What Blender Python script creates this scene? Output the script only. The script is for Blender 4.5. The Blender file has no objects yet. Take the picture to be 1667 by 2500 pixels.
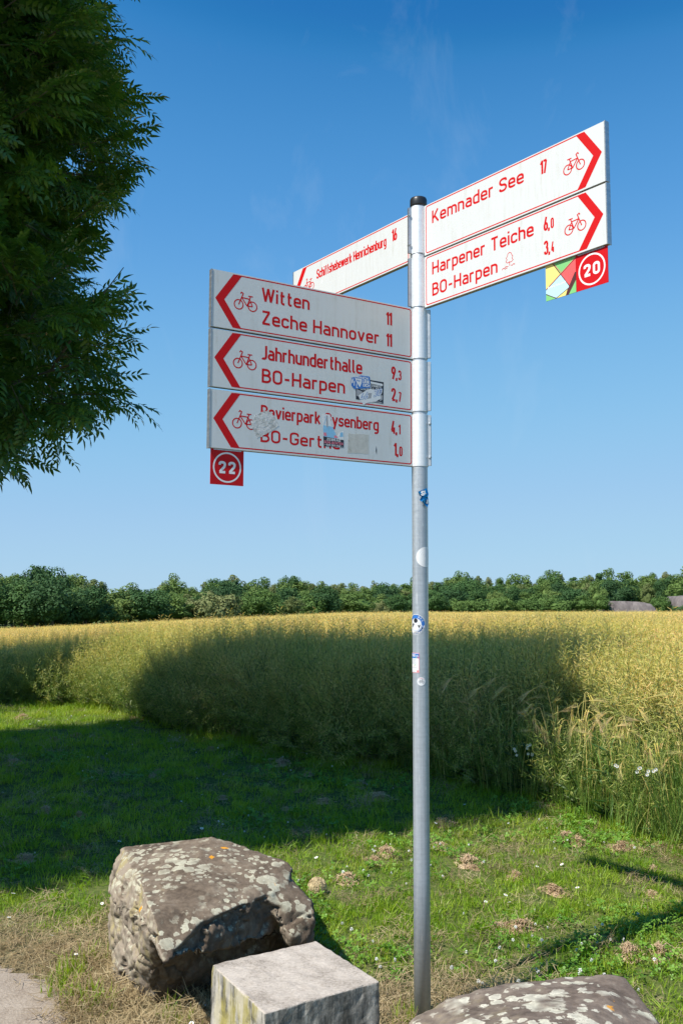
import bpy, bmesh, math, random
import numpy as np
from mathutils import Vector, Matrix, Euler, noise

random.seed(11)
rng = np.random.default_rng(11)
R = math.radians
S = bpy.context.scene
COL = S.collection

# ------------------------------------------------------------------ camera
FPX, PITCH, ROLL, EYE = 2270.3, 0.0945, 0.0031, 1.49
cam_d = bpy.data.cameras.new('camera')
cam = bpy.data.objects.new('camera', cam_d)
COL.objects.link(cam)
cam_d.sensor_fit = 'VERTICAL'
cam_d.sensor_height = 36.0
cam_d.sensor_width = 24.0
cam_d.lens = 36.0 * FPX / 2500.0
cam_d.clip_end = 6000
cam_d.clip_start = 0.05
cam.matrix_world = (Matrix.Translation((0, 0, EYE)) @ Matrix.Rotation(math.pi / 2 + PITCH, 4, 'X')
                    @ Matrix.Rotation(ROLL, 4, 'Z'))
S.camera = cam
S.render.resolution_x, S.render.resolution_y = 682, 1024

# ------------------------------------------------------------------ sky and sun
SUN_EL, SUN_AZ = 53.5, 40.5           # azimuth of the shadow direction, from +x towards +y
SKY_STRENGTH, SUN_STRENGTH, EXPOSURE = 0.13, 5.0, 0.42
W = bpy.data.worlds.new('World')
S.world = W
W.use_nodes = True
wn = W.node_tree
bg = wn.nodes['Background']
sky = wn.nodes.new('ShaderNodeTexSky')
sky.sky_type = 'NISHITA'
sky.sun_disc = False
sky.sun_elevation = R(SUN_EL)
sky.sun_rotation = math.atan2(-math.cos(R(SUN_AZ)), -math.sin(R(SUN_AZ)))
sky.altitude = 100
sky.air_density = 1.0
sky.dust_density = 0.0
sky.ozone_density = 6.0
# grade the sky towards the photograph's clear deep blue (per-channel response, the same in every direction)
gain = wn.nodes.new('ShaderNodeVectorMath'); gain.operation = 'SCALE'; gain.inputs[3].default_value = SKY_STRENGTH
ungain = wn.nodes.new('ShaderNodeVectorMath'); ungain.operation = 'SCALE'; ungain.inputs[3].default_value = 1 / SKY_STRENGTH / 2 ** EXPOSURE
crv = wn.nodes.new('ShaderNodeRGBCurve')
crv.mapping.use_clip = False
for ch, pts in ((0, [(0, 0), (.094, .020), (.102, .046), (.125, .093), (.228, .235), (.40, .34), (.70, .41), (.965, .45), (1, .46)]),
                (1, [(0, 0), (.180, .175), (.193, .232), (.243, .335), (.41, .515), (.70, .60), (.956, .655), (1, .66)]),
                (2, [(0, 0), (.383, .505), (.40, .57), (.515, .74), (.70, .82), (.87, .85), (1, .86)])):
    c_ = crv.mapping.curves[ch]
    c_.points[0].location = pts[0]; c_.points[-1].location = pts[-1]
    for q_ in pts[1:-1]: c_.points.new(*q_)
crv.mapping.update()
wn.links.new(sky.outputs[0], gain.inputs[0])
wn.links.new(gain.outputs[0], crv.inputs['Color'])
# thin high cirrus wisps
tc = wn.nodes.new('ShaderNodeTexCoord')
mp = wn.nodes.new('ShaderNodeMapping'); mp.inputs['Scale'].default_value = (7.0, 7.0, 1.8); mp.inputs['Rotation'].default_value = (0.25, 0.35, 0.0)
cn = wn.nodes.new('ShaderNodeTexNoise'); cn.inputs['Scale'].default_value = 1.3; cn.inputs['Detail'].default_value = 7; cn.inputs['Roughness'].default_value = 0.62; cn.inputs['Distortion'].default_value = 0.6
cm = wn.nodes.new('ShaderNodeMapRange'); cm.inputs[1].default_value = 0.56; cm.inputs[2].default_value = 0.80; cm.inputs[4].default_value = 0.11
cx_ = wn.nodes.new('ShaderNodeMix'); cx_.data_type = 'RGBA'; cx_.inputs[7].default_value = (0.75, 0.84, 0.95, 1)
wn.links.new(tc.outputs['Generated'], mp.inputs[0]); wn.links.new(mp.outputs[0], cn.inputs['Vector']); wn.links.new(cn.outputs[0], cm.inputs[0])
wn.links.new(cm.outputs[0], cx_.inputs[0]); wn.links.new(crv.outputs[0], cx_.inputs[6])
wn.links.new(cx_.outputs[2], ungain.inputs[0])
wn.links.new(ungain.outputs[0], bg.inputs[0])
bg.inputs[1].default_value = SKY_STRENGTH
sl = bpy.data.lights.new('sun', 'SUN')
sl.energy = SUN_STRENGTH
sl.angle = R(0.53)
sl.color = (1.0, 0.955, 0.88)
sun = bpy.data.objects.new('sun', sl)
COL.objects.link(sun)
sd = Vector((math.cos(R(SUN_AZ)) * math.cos(R(SUN_EL)), math.sin(R(SUN_AZ)) * math.cos(R(SUN_EL)), -math.sin(R(SUN_EL))))
sun.rotation_euler = sd.to_track_quat('-Z', 'Y').to_euler()
sun.location = (-6, -4, 9)
S.view_settings.view_transform = 'Standard'
S.view_settings.look = 'None'
S.view_settings.gamma = 1
S.view_settings.exposure = EXPOSURE
S.view_settings.use_curve_mapping = False
S.cycles.max_bounces = 8
S.cycles.transparent_max_bounces = 8


# ------------------------------------------------------------------ helpers
def ray(px, py):
    a, b = px - 833.5, py - 1250
    u, v = a / FPX, -b / FPX
    c, s = math.cos(PITCH), math.sin(PITCH)
    return (u, c - v * s, s + v * c)


def at_z(px, py, z):
    d = ray(px, py)
    t = (z - EYE) / d[2]
    return Vector((d[0] * t, d[1] * t, z))


def at_y(px, py, y):
    d = ray(px, py)
    t = y / d[1]
    return Vector((d[0] * t, y, EYE + d[2] * t))


def smooth(a, b, x):
    t = min(1, max(0, (x - a) / (b - a)))
    return t * t * (3 - 2 * t)


def ground_h(x, y):
    d = min(max(y - 10, 0), 150)
    h = -0.0125 * d
    h += (0.05 * max(-30, x) if x < 0 else 0.008 * min(15, x)) * smooth(8, 32, y)
    rise = max(0, y - 235)
    h += 0.035 * min(rise, 200) * smooth(-40, 40, x)
    n = 1 - smooth(30, 60, abs(y))
    if n > 0:
        h += n * (0.028 * noise.noise((x * 0.9, y * 0.9, 3.1)) + 0.014 * noise.noise((x * 3.2, y * 3.2, 7.7)))
    return h


class MB:
    def __init__(s):
        s.v = []
        s.f = []
        s.m = []

    def add(s, vs, fs, m=0):
        o = len(s.v)
        s.v.extend(vs)
        for f in fs:
            s.f.append([i + o for i in f])
            s.m.append(m)

    def box(s, a, b, m=0, M=None):
        (x0, y0, z0), (x1, y1, z1) = a, b
        vs = [(x0, y0, z0), (x1, y0, z0), (x1, y1, z0), (x0, y1, z0), (x0, y0, z1), (x1, y0, z1), (x1, y1, z1), (x0, y1, z1)]
        if M is not None:
            vs = [tuple(M @ Vector(v)) for v in vs]
        s.add(vs, [(0, 3, 2, 1), (4, 5, 6, 7), (0, 1, 5, 4), (1, 2, 6, 5), (2, 3, 7, 6), (3, 0, 4, 7)], m)

    def tube(s, pts, rad, n=8, m=0, cap=True):
        pts = [Vector(p) for p in pts]
        if not isinstance(rad, (list, tuple)):
            rad = [rad] * len(pts)
        o = len(s.v)
        vs = []
        t0 = (pts[1] - pts[0]).normalized()
        up = Vector((0, 0, 1)) if abs(t0.z) < 0.9 else Vector((1, 0, 0))
        u = t0.cross(up).normalized()
        for i, p in enumerate(pts):
            t = (pts[min(i + 1, len(pts) - 1)] - pts[max(i - 1, 0)]).normalized()
            u = (u - t * u.dot(t)).normalized()
            w = t.cross(u)
            for k in range(n):
                a = 2 * math.pi * k / n
                vs.append(tuple(p + (u * math.cos(a) + w * math.sin(a)) * rad[i]))
        fs = []
        for i in range(len(pts) - 1):
            for k in range(n):
                fs.append((i * n + k, i * n + (k + 1) % n, (i + 1) * n + (k + 1) % n, (i + 1) * n + k))
        if cap:
            fs.append(tuple(range(n - 1, -1, -1)))
            fs.append(tuple((len(pts) - 1) * n + k for k in range(n)))
        s.add(vs, fs, m)

    def build(s, name, mats, parent=None, smooth_=False, link=True):
        me = bpy.data.meshes.new(name)
        me.from_pydata(s.v, [], s.f)
        if not isinstance(mats, (list, tuple)):
            mats = [mats]
        for m in mats:
            me.materials.append(m)
        if len(mats) > 1:
            me.polygons.foreach_set('material_index', s.m)
        if smooth_:
            me.polygons.foreach_set('use_smooth', [True] * len(s.f))
        me.update()
        o = bpy.data.objects.new(name, me)
        if link:
            COL.objects.link(o)
        if parent is not None:
            o.parent = parent
        return o


def tag(o, label=None, cat=None, group=None, kind=None):
    if label: o['label'] = label
    if cat: o['category'] = cat
    if group: o['group'] = group
    if kind: o['kind'] = kind
    return o


def empty(name, loc=(0, 0, 0), rz=0):
    o = bpy.data.objects.new(name, None)
    COL.objects.link(o)
    o.location = loc
    o.rotation_euler = (0, 0, rz)
    o.empty_display_size = 0.1
    return o


def copy_tree(o, parent=None):
    c = o.copy()
    COL.objects.link(c)
    if parent is not None:
        c.parent = parent
    for ch in list(o.children):
        copy_tree(ch, c)
    return c


# ------------------------------------------------------------------ materials
class NT:
    def __init__(s, name):
        s.mat = bpy.data.materials.new(name)
        s.mat.use_nodes = True
        s.t = s.mat.node_tree
        s.b = s.t.nodes['Principled BSDF']
        s.out = s.t.nodes['Material Output']

    def n(s, kind, **kw):
        nd = s.t.nodes.new(kind)
        for k, v in kw.items():
            if k.startswith('i_'):
                nd.inputs[k[2:].replace('_', ' ')].default_value = v
            else:
                setattr(nd, k, v)
        return nd

    def l(s, a, b):
        s.t.links.new(a, b)

    def ramp(s, fac, stops, interp='LINEAR'):
        r = s.n('ShaderNodeValToRGB')
        e = r.color_ramp.elements
        r.color_ramp.interpolation = interp
        while len(e) > 1:
            e.remove(e[-1])
        e[0].position = stops[0][0]
        e[0].color = (*stops[0][1], 1)
        for p, c in stops[1:]:
            q = e.new(p)
            q.color = (*c, 1)
        s.l(fac, r.inputs[0])
        return r.outputs[0]

    def noise(s, vec, scale, detail=4, rough=0.6, dist=0):
        nz = s.n('ShaderNodeTexNoise')
        nz.inputs['Scale'].default_value = scale
        nz.inputs['Detail'].default_value = detail
        nz.inputs['Roughness'].default_value = rough
        nz.inputs['Distortion'].default_value = dist
        if vec is not None:
            s.l(vec, nz.inputs['Vector'])
        return nz.outputs[0]

    def mix(s, fac, a, b, mode='MIX'):
        m = s.n('ShaderNodeMix', data_type='RGBA', blend_type=mode)
        for sock, val in ((m.inputs[0], fac), (m.inputs[6], a), (m.inputs[7], b)):
            if isinstance(val, (int, float)):
                sock.default_value = val
            elif isinstance(val, tuple):
                sock.default_value = (*val, 1)
            else:
                s.l(val, sock)
        return m.outputs[2]

    def math(s, op, a, b=0.0, clamp=False):
        m = s.n('ShaderNodeMath', operation=op, use_clamp=clamp)
        for sock, val in ((m.inputs[0], a), (m.inputs[1], b)):
            if isinstance(val, (int, float)):
                sock.default_value = val
            else:
                s.l(val, sock)
        return m.outputs[0]

    def mapr(s, v, a, b, c=0.0, d=1.0):
        m = s.n('ShaderNodeMapRange')
        s.l(v, m.inputs[0])
        for i, q in enumerate((a, b, c, d)):
            m.inputs[i + 1].default_value = q
        return m.outputs[0]

    def bump(s, h, strength, dist):
        b = s.n('ShaderNodeBump')
        b.inputs['Strength'].default_value = strength
        b.inputs['Distance'].default_value = dist
        s.l(h, b.inputs['Height'])
        s.l(b.outputs[0], s.b.inputs['Normal'])

    def coords(s, which='Object'):
        return s.n('ShaderNodeTexCoord').outputs[which]

    def scaled(s, vec, sc):
        m = s.n('ShaderNodeMapping')
        m.inputs['Scale'].default_value = sc
        s.l(vec, m.inputs[0])
        return m.outputs[0]


def flat_mat(name, col, rough=0.5, metal=0.0, var=0.06, scale=30):
    n = NT(name)
    f = n.noise(n.coords(), scale, 3)
    c = n.mix(f, tuple(max(0, q * (1 - var)) for q in col), tuple(min(1, q * (1 + var)) for q in col))
    n.l(c, n.b.inputs['Base Color'])
    n.b.inputs['Roughness'].default_value = rough
    n.b.inputs['Metallic'].default_value = metal
    return n.mat


def leaf_mat(name, stops, trans=0.3, rough=0.5, zgrad=None, patch=0.0, spec=0.4):
    """plant material: colour picked per instance, with world-scale variation"""
    n = NT(name)
    oi = n.n('ShaderNodeObjectInfo')
    geo = n.n('ShaderNodeNewGeometry')
    v = oi.outputs['Random']
    isl = geo.outputs['Random Per Island']
    f = n.math('ADD', n.math('MULTIPLY', v, 0.45), n.math('MULTIPLY', isl, 0.55))
    if patch:
        pn = n.noise(geo.outputs['Position'], patch, 2)
        f = n.math('ADD', n.math('MULTIPLY', f, 0.6), n.math('MULTIPLY', n.mapr(pn, 0.3, 0.7), 0.4))
    c = n.ramp(f, stops)
    if zgrad:
        sep = n.n('ShaderNodeSeparateXYZ')
        n.l(n.coords('Object'), sep.inputs[0])
        zf = n.mapr(sep.outputs[2], zgrad[0], zgrad[1])
        zf = n.math('ADD', zf, n.math('MULTIPLY', n.math('SUBTRACT', isl, 0.5), 0.5), clamp=True)
        low = n.ramp(f, zgrad[2])
        c = n.mix(zf, low, c)
    n.l(c, n.b.inputs['Base Color'])
    n.b.inputs['Roughness'].default_value = rough
    n.b.inputs['Specular IOR Level'].default_value = spec
    tr = n.n('ShaderNodeBsdfTranslucent')
    hs = n.n('ShaderNodeHueSaturation')
    hs.inputs['Hue'].default_value = 0.48
    hs.inputs['Saturation'].default_value = 1.15
    hs.inputs['Value'].default_value = 1.2
    n.l(c, hs.inputs['Color'])
    n.l(hs.outputs[0], tr.inputs[0])
    mx = n.n('ShaderNodeMixShader')
    mx.inputs[0].default_value = trans
    n.l(n.b.outputs[0], mx.inputs[1])
    n.l(tr.outputs[0], mx.inputs[2])
    n.l(mx.outputs[0], n.out.inputs[0])
    return n.mat


def sign_mat(name):
    n = NT(name)
    oc = n.coords()
    st = n.noise(n.scaled(oc, (28, 2.2, 1)), 2.0, 4, 0.7)
    sp = n.noise(oc, 9, 4, 0.65)
    dirt = n.math('MULTIPLY', n.mapr(st, 0.46, 0.72), n.mapr(sp, 0.40, 0.62))
    c = n.mix(n.math('MULTIPLY', dirt, 0.42), (0.655, 0.67, 0.665), (0.42, 0.40, 0.32))
    sc = n.noise(oc, 160, 2, 0.5)
    c = n.mix(n.math('MULTIPLY', n.mapr(sc, 0.72, 0.76), 0.35), c, (0.35, 0.33, 0.28))
    n.l(c, n.b.inputs['Base Color'])
    n.l(n.mapr(sp, 0.3, 0.7, 0.28, 0.5), n.b.inputs['Roughness'])
    return n.mat


def metal_mat(name, c0, c1, rough, metal=0.75, streak=True):
    n = NT(name)
    oc = n.coords()
    a = n.noise(n.scaled(oc, (60, 60, 1.2)), 1.5, 4, 0.6)
    b = n.noise(oc, 70, 3, 0.7)
    d = n.noise(n.scaled(oc, (6, 6, 120)), 1.0, 2, 0.5)
    f = n.math('ADD', n.math('MULTIPLY', a, 0.5), n.math('ADD', n.math('MULTIPLY', b, 0.3), n.math('MULTIPLY', d, 0.2)))
    c = n.mix(n.mapr(f, 0.35, 0.65), c0, c1)
    sc = n.noise(n.scaled(oc, (90, 90, 14)), 1.0, 2, 0.5)
    c = n.mix(n.math('MULTIPLY', n.mapr(sc, 0.7, 0.74), 0.5), c, (0.75, 0.75, 0.73))
    n.l(c, n.b.inputs['Base Color'])
    n.b.inputs['Metallic'].default_value = metal
    n.l(n.mapr(f, 0.3, 0.7, rough - 0.07, rough + 0.1), n.b.inputs['Roughness'])
    n.bump(f, 0.08, 0.002)
    return n.mat


def rock_mat(name, dark, mid, light, lichen=1.0, scales=(21, 40), *, lichen_col=(0.46, 0.43, 0.32)):
    n = NT(name)
    oc = n.coords()
    a = n.noise(oc, 7, 6, 0.65)
    b = n.noise(oc, 45, 5, 0.7)
    c = n.ramp(n.math('ADD', n.math('MULTIPLY', a, 0.6), n.math('MULTIPLY', b, 0.4)),
               [(0.36, dark), (0.5, mid), (0.66, light)])
    # paler tan on faces turned towards -x, darker brown on steep faces towards -y
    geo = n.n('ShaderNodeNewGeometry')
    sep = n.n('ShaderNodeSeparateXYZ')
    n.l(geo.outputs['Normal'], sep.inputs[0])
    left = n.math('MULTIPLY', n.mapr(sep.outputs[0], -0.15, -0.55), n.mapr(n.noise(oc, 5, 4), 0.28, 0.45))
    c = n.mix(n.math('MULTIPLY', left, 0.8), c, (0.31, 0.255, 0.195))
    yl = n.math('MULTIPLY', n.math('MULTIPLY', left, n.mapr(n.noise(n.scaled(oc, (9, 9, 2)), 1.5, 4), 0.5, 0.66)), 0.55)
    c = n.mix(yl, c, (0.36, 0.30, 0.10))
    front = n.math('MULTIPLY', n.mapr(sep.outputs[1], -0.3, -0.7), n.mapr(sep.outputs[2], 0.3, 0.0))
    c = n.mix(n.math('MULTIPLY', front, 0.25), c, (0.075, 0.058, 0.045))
    # lichen rosettes
    dn = n.noise(oc, 38, 4, 0.7)
    for sc, seed, r0, r1 in ((scales[0], 0.0, 0.15, 0.58), (scales[1], 3.7, 0.1, 0.52)):
        mp = n.n('ShaderNodeMapping')
        mp.inputs['Location'].default_value = (seed, seed * 2, seed)
        n.l(oc, mp.inputs[0])
        vo = n.n('ShaderNodeTexVoronoi', feature='F1')
        vo.inputs['Scale'].default_value = sc
        vo.inputs['Randomness'].default_value = 1.0
        n.l(mp.outputs[0], vo.inputs['Vector'])
        sepc = n.n('ShaderNodeSeparateColor')
        n.l(vo.outputs['Color'], sepc.inputs[0])
        rad = n.mapr(sepc.outputs[0], 0.12, 0.9, 0.02, r1)
        dd = n.math('ADD', vo.outputs['Distance'], n.math('MULTIPLY', n.math('SUBTRACT', dn, 0.5), 0.95))
        inside = n.mapr(n.math('SUBTRACT', dd, rad), 0.02, -0.03)
        rim = n.mapr(n.math('SUBTRACT', dd, rad), -0.16, -0.04)
        upf = n.mapr(sep.outputs[2], 0.1, 0.55, 0.12, 1.0)
        zone = n.mapr(n.noise(oc, 5.5, 3), 0.38, 0.50)
        m = n.math('MULTIPLY', n.math('MULTIPLY', inside, upf), n.math('MULTIPLY', zone, lichen), clamp=True)
        lc = n.mix(rim, tuple(q * 0.78 for q in lichen_col), lichen_col)
        lc = n.mix(n.mapr(sepc.outputs[1], 0.5, 1, 0, 0.7), lc, (0.50, 0.48, 0.36))
        c = n.mix(n.math('MULTIPLY', m, n.mapr(dn, 0.3, 0.6, 0.6, 1.0)), c, lc)
    vo = n.n('ShaderNodeTexVoronoi', feature='F1')
    vo.inputs['Scale'].default_value = 17
    n.l(oc, vo.inputs['Vector'])
    sepc = n.n('ShaderNodeSeparateColor')
    n.l(vo.outputs['Color'], sepc.inputs[0])
    om = n.math('MULTIPLY', n.mapr(sepc.outputs[2], 0.965, 0.97),
                n.mapr(n.math('ADD', vo.outputs['Distance'], n.math('MULTIPLY', dn, 0.9)), 0.74, 0.66))
    c = n.mix(om, c, (0.62, 0.27, 0.02))
    n.l(c, n.b.inputs['Base Color'])
    n.b.inputs['Roughness'].default_value = 0.88
    n.b.inputs['Specular IOR Level'].default_value = 0.25
    hb = n.math('ADD', n.math('MULTIPLY', n.noise(oc, 60, 6, 0.75), 0.6), n.math('MULTIPLY', n.noise(oc, 18, 5, 0.7), 0.8))
    n.bump(hb, 0.5, 0.010)
    return n.mat


M = {}
M['sign'] = sign_mat('sign_white')
M['red'] = flat_mat('sign_red', (0.58, 0.006, 0.008), 0.5, var=0.08, scale=60)
M['red'].node_tree.nodes['Principled BSDF'].inputs['Specular IOR Level'].default_value = 0.2
M['plate_red'] = flat_mat('plate_red', (0.56, 0.006, 0.010), 0.45)
M['plate_red'].node_tree.nodes['Principled BSDF'].inputs['Specular IOR Level'].default_value = 0.2
M['plate_white'] = flat_mat('plate_white', (0.80, 0.80, 0.80), 0.35)
M['alu'] = metal_mat('rail_aluminium', (0.42, 0.43, 0.44), (0.60, 0.61, 0.62), 0.38, 0.8)
M['back'] = flat_mat('panel_edge', (0.30, 0.30, 0.27), 0.6, 0.2)
M['zinc'] = metal_mat('galvanised_steel', (0.36, 0.395, 0.43), (0.53, 0.57, 0.61), 0.46, 0.5)
M['sleeve'] = metal_mat('clamp_aluminium', (0.76, 0.77, 0.78), (0.86, 0.87, 0.88), 0.42, 0.40)
M['cap'] = flat_mat('black_plastic', (0.02, 0.021, 0.023), 0.35)
M['stk_white'] = flat_mat('sticker_white', (0.72, 0.73, 0.74), 0.45, scale=80)
M['stk_blue'] = flat_mat('sticker_blue', (0.03, 0.16, 0.50), 0.4, var=0.15)
M['stk_sky'] = flat_mat('sticker_light_blue', (0.25, 0.52, 0.74), 0.4, var=0.3, scale=60)
M['stk_black'] = flat_mat('sticker_black', (0.02, 0.022, 0.03), 0.4)
M['stk_pink'] = flat_mat('sticker_pink', (0.75, 0.20, 0.26), 0.4)
M['stk_grey'] = flat_mat('sticker_grey', (0.36, 0.36, 0.38), 0.5, var=0.3, scale=120)
M['foil'] = flat_mat('sticker_foil_blue', (0.01, 0.22, 0.50), 0.25, 0.5, var=0.5, scale=60)
M['p_yellow'] = flat_mat('plate_yellow', (0.86, 0.72, 0.22), 0.35)
M['p_green'] = flat_mat('plate_green', (0.22, 0.56, 0.20), 0.35)
M['p_coral'] = flat_mat('plate_coral', (0.85, 0.12, 0.12), 0.35)
M['p_blue'] = flat_mat('plate_pale_blue', (0.50, 0.78, 0.88), 0.35)
M['p_dark'] = flat_mat('plate_dark_line', (0.10, 0.03, 0.03), 0.4, var=0.4, scale=90)


def paper_mat():
    n = NT('torn_paper')
    oc = n.coords()
    a = n.noise(oc, 45, 5, 0.75)
    c = n.ramp(a, [(0.3, (0.22, 0.21, 0.19)), (0.42, (0.50, 0.50, 0.48)), (0.55, (0.66, 0.66, 0.65)), (0.7, (0.45, 0.47, 0.52))])
    n.l(c, n.b.inputs['Base Color'])
    n.b.inputs['Roughness'].default_value = 0.9
    n.bump(a, 0.8, 0.003)
    return n.mat


M['paper'] = paper_mat()


def glue_mat():
    n = NT('glue_residue')
    oc = n.coords()
    a = n.noise(oc, 40, 5, 0.75)
    c = n.ramp(a, [(0.3, (0.25, 0.23, 0.18)), (0.40, (0.50, 0.49, 0.45)), (0.6, (0.58, 0.57, 0.53))])
    n.l(c, n.b.inputs['Base Color'])
    n.b.inputs['Roughness'].default_value = 0.8
    return n.mat


M['glue'] = glue_mat()


def ground_mat():
    n = NT('meadow_soil')
    geo = n.n('ShaderNodeNewGeometry')
    p = geo.outputs['Position']
    a = n.noise(p, 1.3, 5, 0.6)
    b = n.noise(p, 25, 5, 0.7)
    c1 = n.ramp(b, [(0.3, (0.04, 0.06, 0.014)), (0.5, (0.09, 0.12, 0.028)), (0.7, (0.19, 0.18, 0.07))])
    c2 = n.ramp(b, [(0.3, (0.09, 0.07, 0.04)), (0.5, (0.20, 0.16, 0.095)), (0.7, (0.33, 0.28, 0.18))])
    sep = n.n('ShaderNodeSeparateXYZ')
    n.l(p, sep.inputs[0])
    dry = n.mapr(n.math('ADD', n.math('ADD', sep.outputs[1], n.math('MULTIPLY', sep.outputs[0], 0.5)), n.math('MULTIPLY', a, 1.6)), 4.9, 4.0)
    c = n.mix(n.math('MULTIPLY', dry, 0.8), c1, c2)
    n.l(c, n.b.inputs['Base Color'])
    n.b.inputs['Roughness'].default_value = 0.95
    n.b.inputs['Specular IOR Level'].default_value = 0.1
    n.bump(b, 0.6, 0.02)
    return n.mat


def path_mat():
    n = NT('trodden_earth')
    p = n.n('ShaderNodeNewGeometry').outputs['Position']
    a = n.noise(p, 6, 5, 0.65)
    b = n.noise(p, 90, 4, 0.7)
    c = n.ramp(n.math('ADD', n.math('MULTIPLY', a, 0.5), n.math('MULTIPLY', b, 0.5)),
               [(0.35, (0.20, 0.15, 0.11)), (0.5, (0.33, 0.27, 0.21)), (0.65, (0.43, 0.36, 0.29))])
    n.l(c, n.b.inputs['Base Color'])
    n.b.inputs['Roughness'].default_value = 0.95
    n.bump(n.math('ADD', a, b), 0.6, 0.012)
    return n.mat


M['ground'] = ground_mat()
M['path'] = path_mat()
M['grass'] = leaf_mat('grass_blades', [(0.1, (0.11, 0.24, 0.014)), (0.45, (0.23, 0.38, 0.025)), (0.7, (0.36, 0.47, 0.05)), (0.95, (0.54, 0.50, 0.18))], 0.45, 0.45, patch=0.9)
M['straw'] = leaf_mat('dry_grass_blades', [(0.1, (0.20, 0.14, 0.065)), (0.5, (0.36, 0.27, 0.14)), (0.9, (0.50, 0.41, 0.24))], 0.2, 0.6)
M['thatch'] = leaf_mat('thatch', [(0.1, (0.34, 0.23, 0.13)), (0.5, (0.50, 0.35, 0.21)), (0.9, (0.62, 0.47, 0.30))], 0.15, 0.7)
M['clover'] = leaf_mat('clover_leaves', [(0.1, (0.09, 0.21, 0.020)), (0.6, (0.16, 0.33, 0.035)), (0.95, (0.25, 0.40, 0.06))], 0.3, 0.5)
M['petal'] = flat_mat('white_petals', (0.78, 0.78, 0.74), 0.6)
M['yolk'] = flat_mat('yellow_disc', (0.65, 0.42, 0.03), 0.7)
M['pods'] = leaf_mat('ripening_pods', [(0.1, (0.52, 0.58, 0.14)), (0.4, (0.76, 0.71, 0.22)), (0.7, (0.90, 0.76, 0.31)), (0.97, (0.86, 0.58, 0.36))], 0.45, 0.45,
                     zgrad=(0.38, 1.0, [(0.1, (0.13, 0.27, 0.05)), (0.5, (0.25, 0.40, 0.07)), (0.9, (0.46, 0.50, 0.12))]), patch=0.35)
M['pods_far'] = leaf_mat('ripe_pods', [(0.1, (0.60, 0.60, 0.17)), (0.4, (0.80, 0.72, 0.26)), (0.7, (0.92, 0.78, 0.36)), (0.97, (0.90, 0.64, 0.42))], 0.45, 0.5, patch=0.12)
M['rape_stem'] = leaf_mat('crop_stems', [(0.2, (0.09, 0.14, 0.05)), (0.6, (0.16, 0.20, 0.07)), (0.95, (0.30, 0.26, 0.12))], 0.1, 0.5)
M['weed'] = leaf_mat('weed_leaves', [(0.1, (0.025, 0.075, 0.018)), (0.5, (0.045, 0.11, 0.025)), (0.95, (0.10, 0.17, 0.05))], 0.3, 0.45)
M['tallgrass'] = leaf_mat('tall_grass', [(0.1, (0.08, 0.17, 0.03)), (0.5, (0.17, 0.28, 0.05)), (0.8, (0.36, 0.38, 0.10)), (0.95, (0.62, 0.48, 0.20))], 0.3, 0.45)
M['ear'] = leaf_mat('barley_ear', [(0.1, (0.45, 0.47, 0.08)), (0.5, (0.66, 0.56, 0.12)), (0.9, (0.74, 0.52, 0.24))], 0.25, 0.4)
M['awn'] = leaf_mat('barley_awns', [(0.1, (0.55, 0.55, 0.17)), (0.5, (0.74, 0.62, 0.28)), (0.9, (0.80, 0.56, 0.34))], 0.3, 0.35)
M['stalk'] = leaf_mat('barley_stalk', [(0.1, (0.22, 0.32, 0.07)), (0.5, (0.52, 0.48, 0.14)), (0.9, (0.78, 0.55, 0.20))], 0.1, 0.4)
M['ash_leaf'] = leaf_mat('ash_leaflets', [(0.05, (0.038, 0.11, 0.024)), (0.5, (0.065, 0.16, 0.030)), (0.95, (0.14, 0.24, 0.038))], 0.38, 0.34, spec=0.5)
M['bark'] = flat_mat('bark', (0.10, 0.085, 0.065), 0.9, var=0.5, scale=12)
M['twig'] = flat_mat('twig_bark', (0.09, 0.08, 0.05), 0.8, var=0.4, scale=12)


def canopy_mat():
    n = NT('crop_canopy')
    p = n.n('ShaderNodeNewGeometry').outputs['Position']
    a = n.noise(p, 0.25, 3, 0.6)
    b = n.noise(p, 9, 5, 0.75)
    c = n.ramp(n.math('ADD', n.math('MULTIPLY', a, 0.35), n.math('MULTIPLY', b, 0.65)),
               [(0.34, (0.42, 0.40, 0.12)), (0.46, (0.74, 0.65, 0.25)), (0.58, (0.90, 0.75, 0.36)), (0.7, (0.88, 0.69, 0.42))])
    n.l(c, n.b.inputs['Base Color'])
    n.b.inputs['Roughness'].default_value = 0.9
    n.bump(b, 0.4, 0.06)
    return n.mat


M['canopy'] = canopy_mat()
M['rock'] = rock_mat('lichened_rock', (0.07, 0.050, 0.034), (0.145, 0.108, 0.076), (0.24, 0.19, 0.138))
M['rock2'] = rock_mat('lichened_rock_brown', (0.08, 0.058, 0.043), (0.155, 0.118, 0.092), (0.25, 0.20, 0.155), 1.0, (10, 24), lichen_col=(0.64, 0.60, 0.48))


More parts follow.
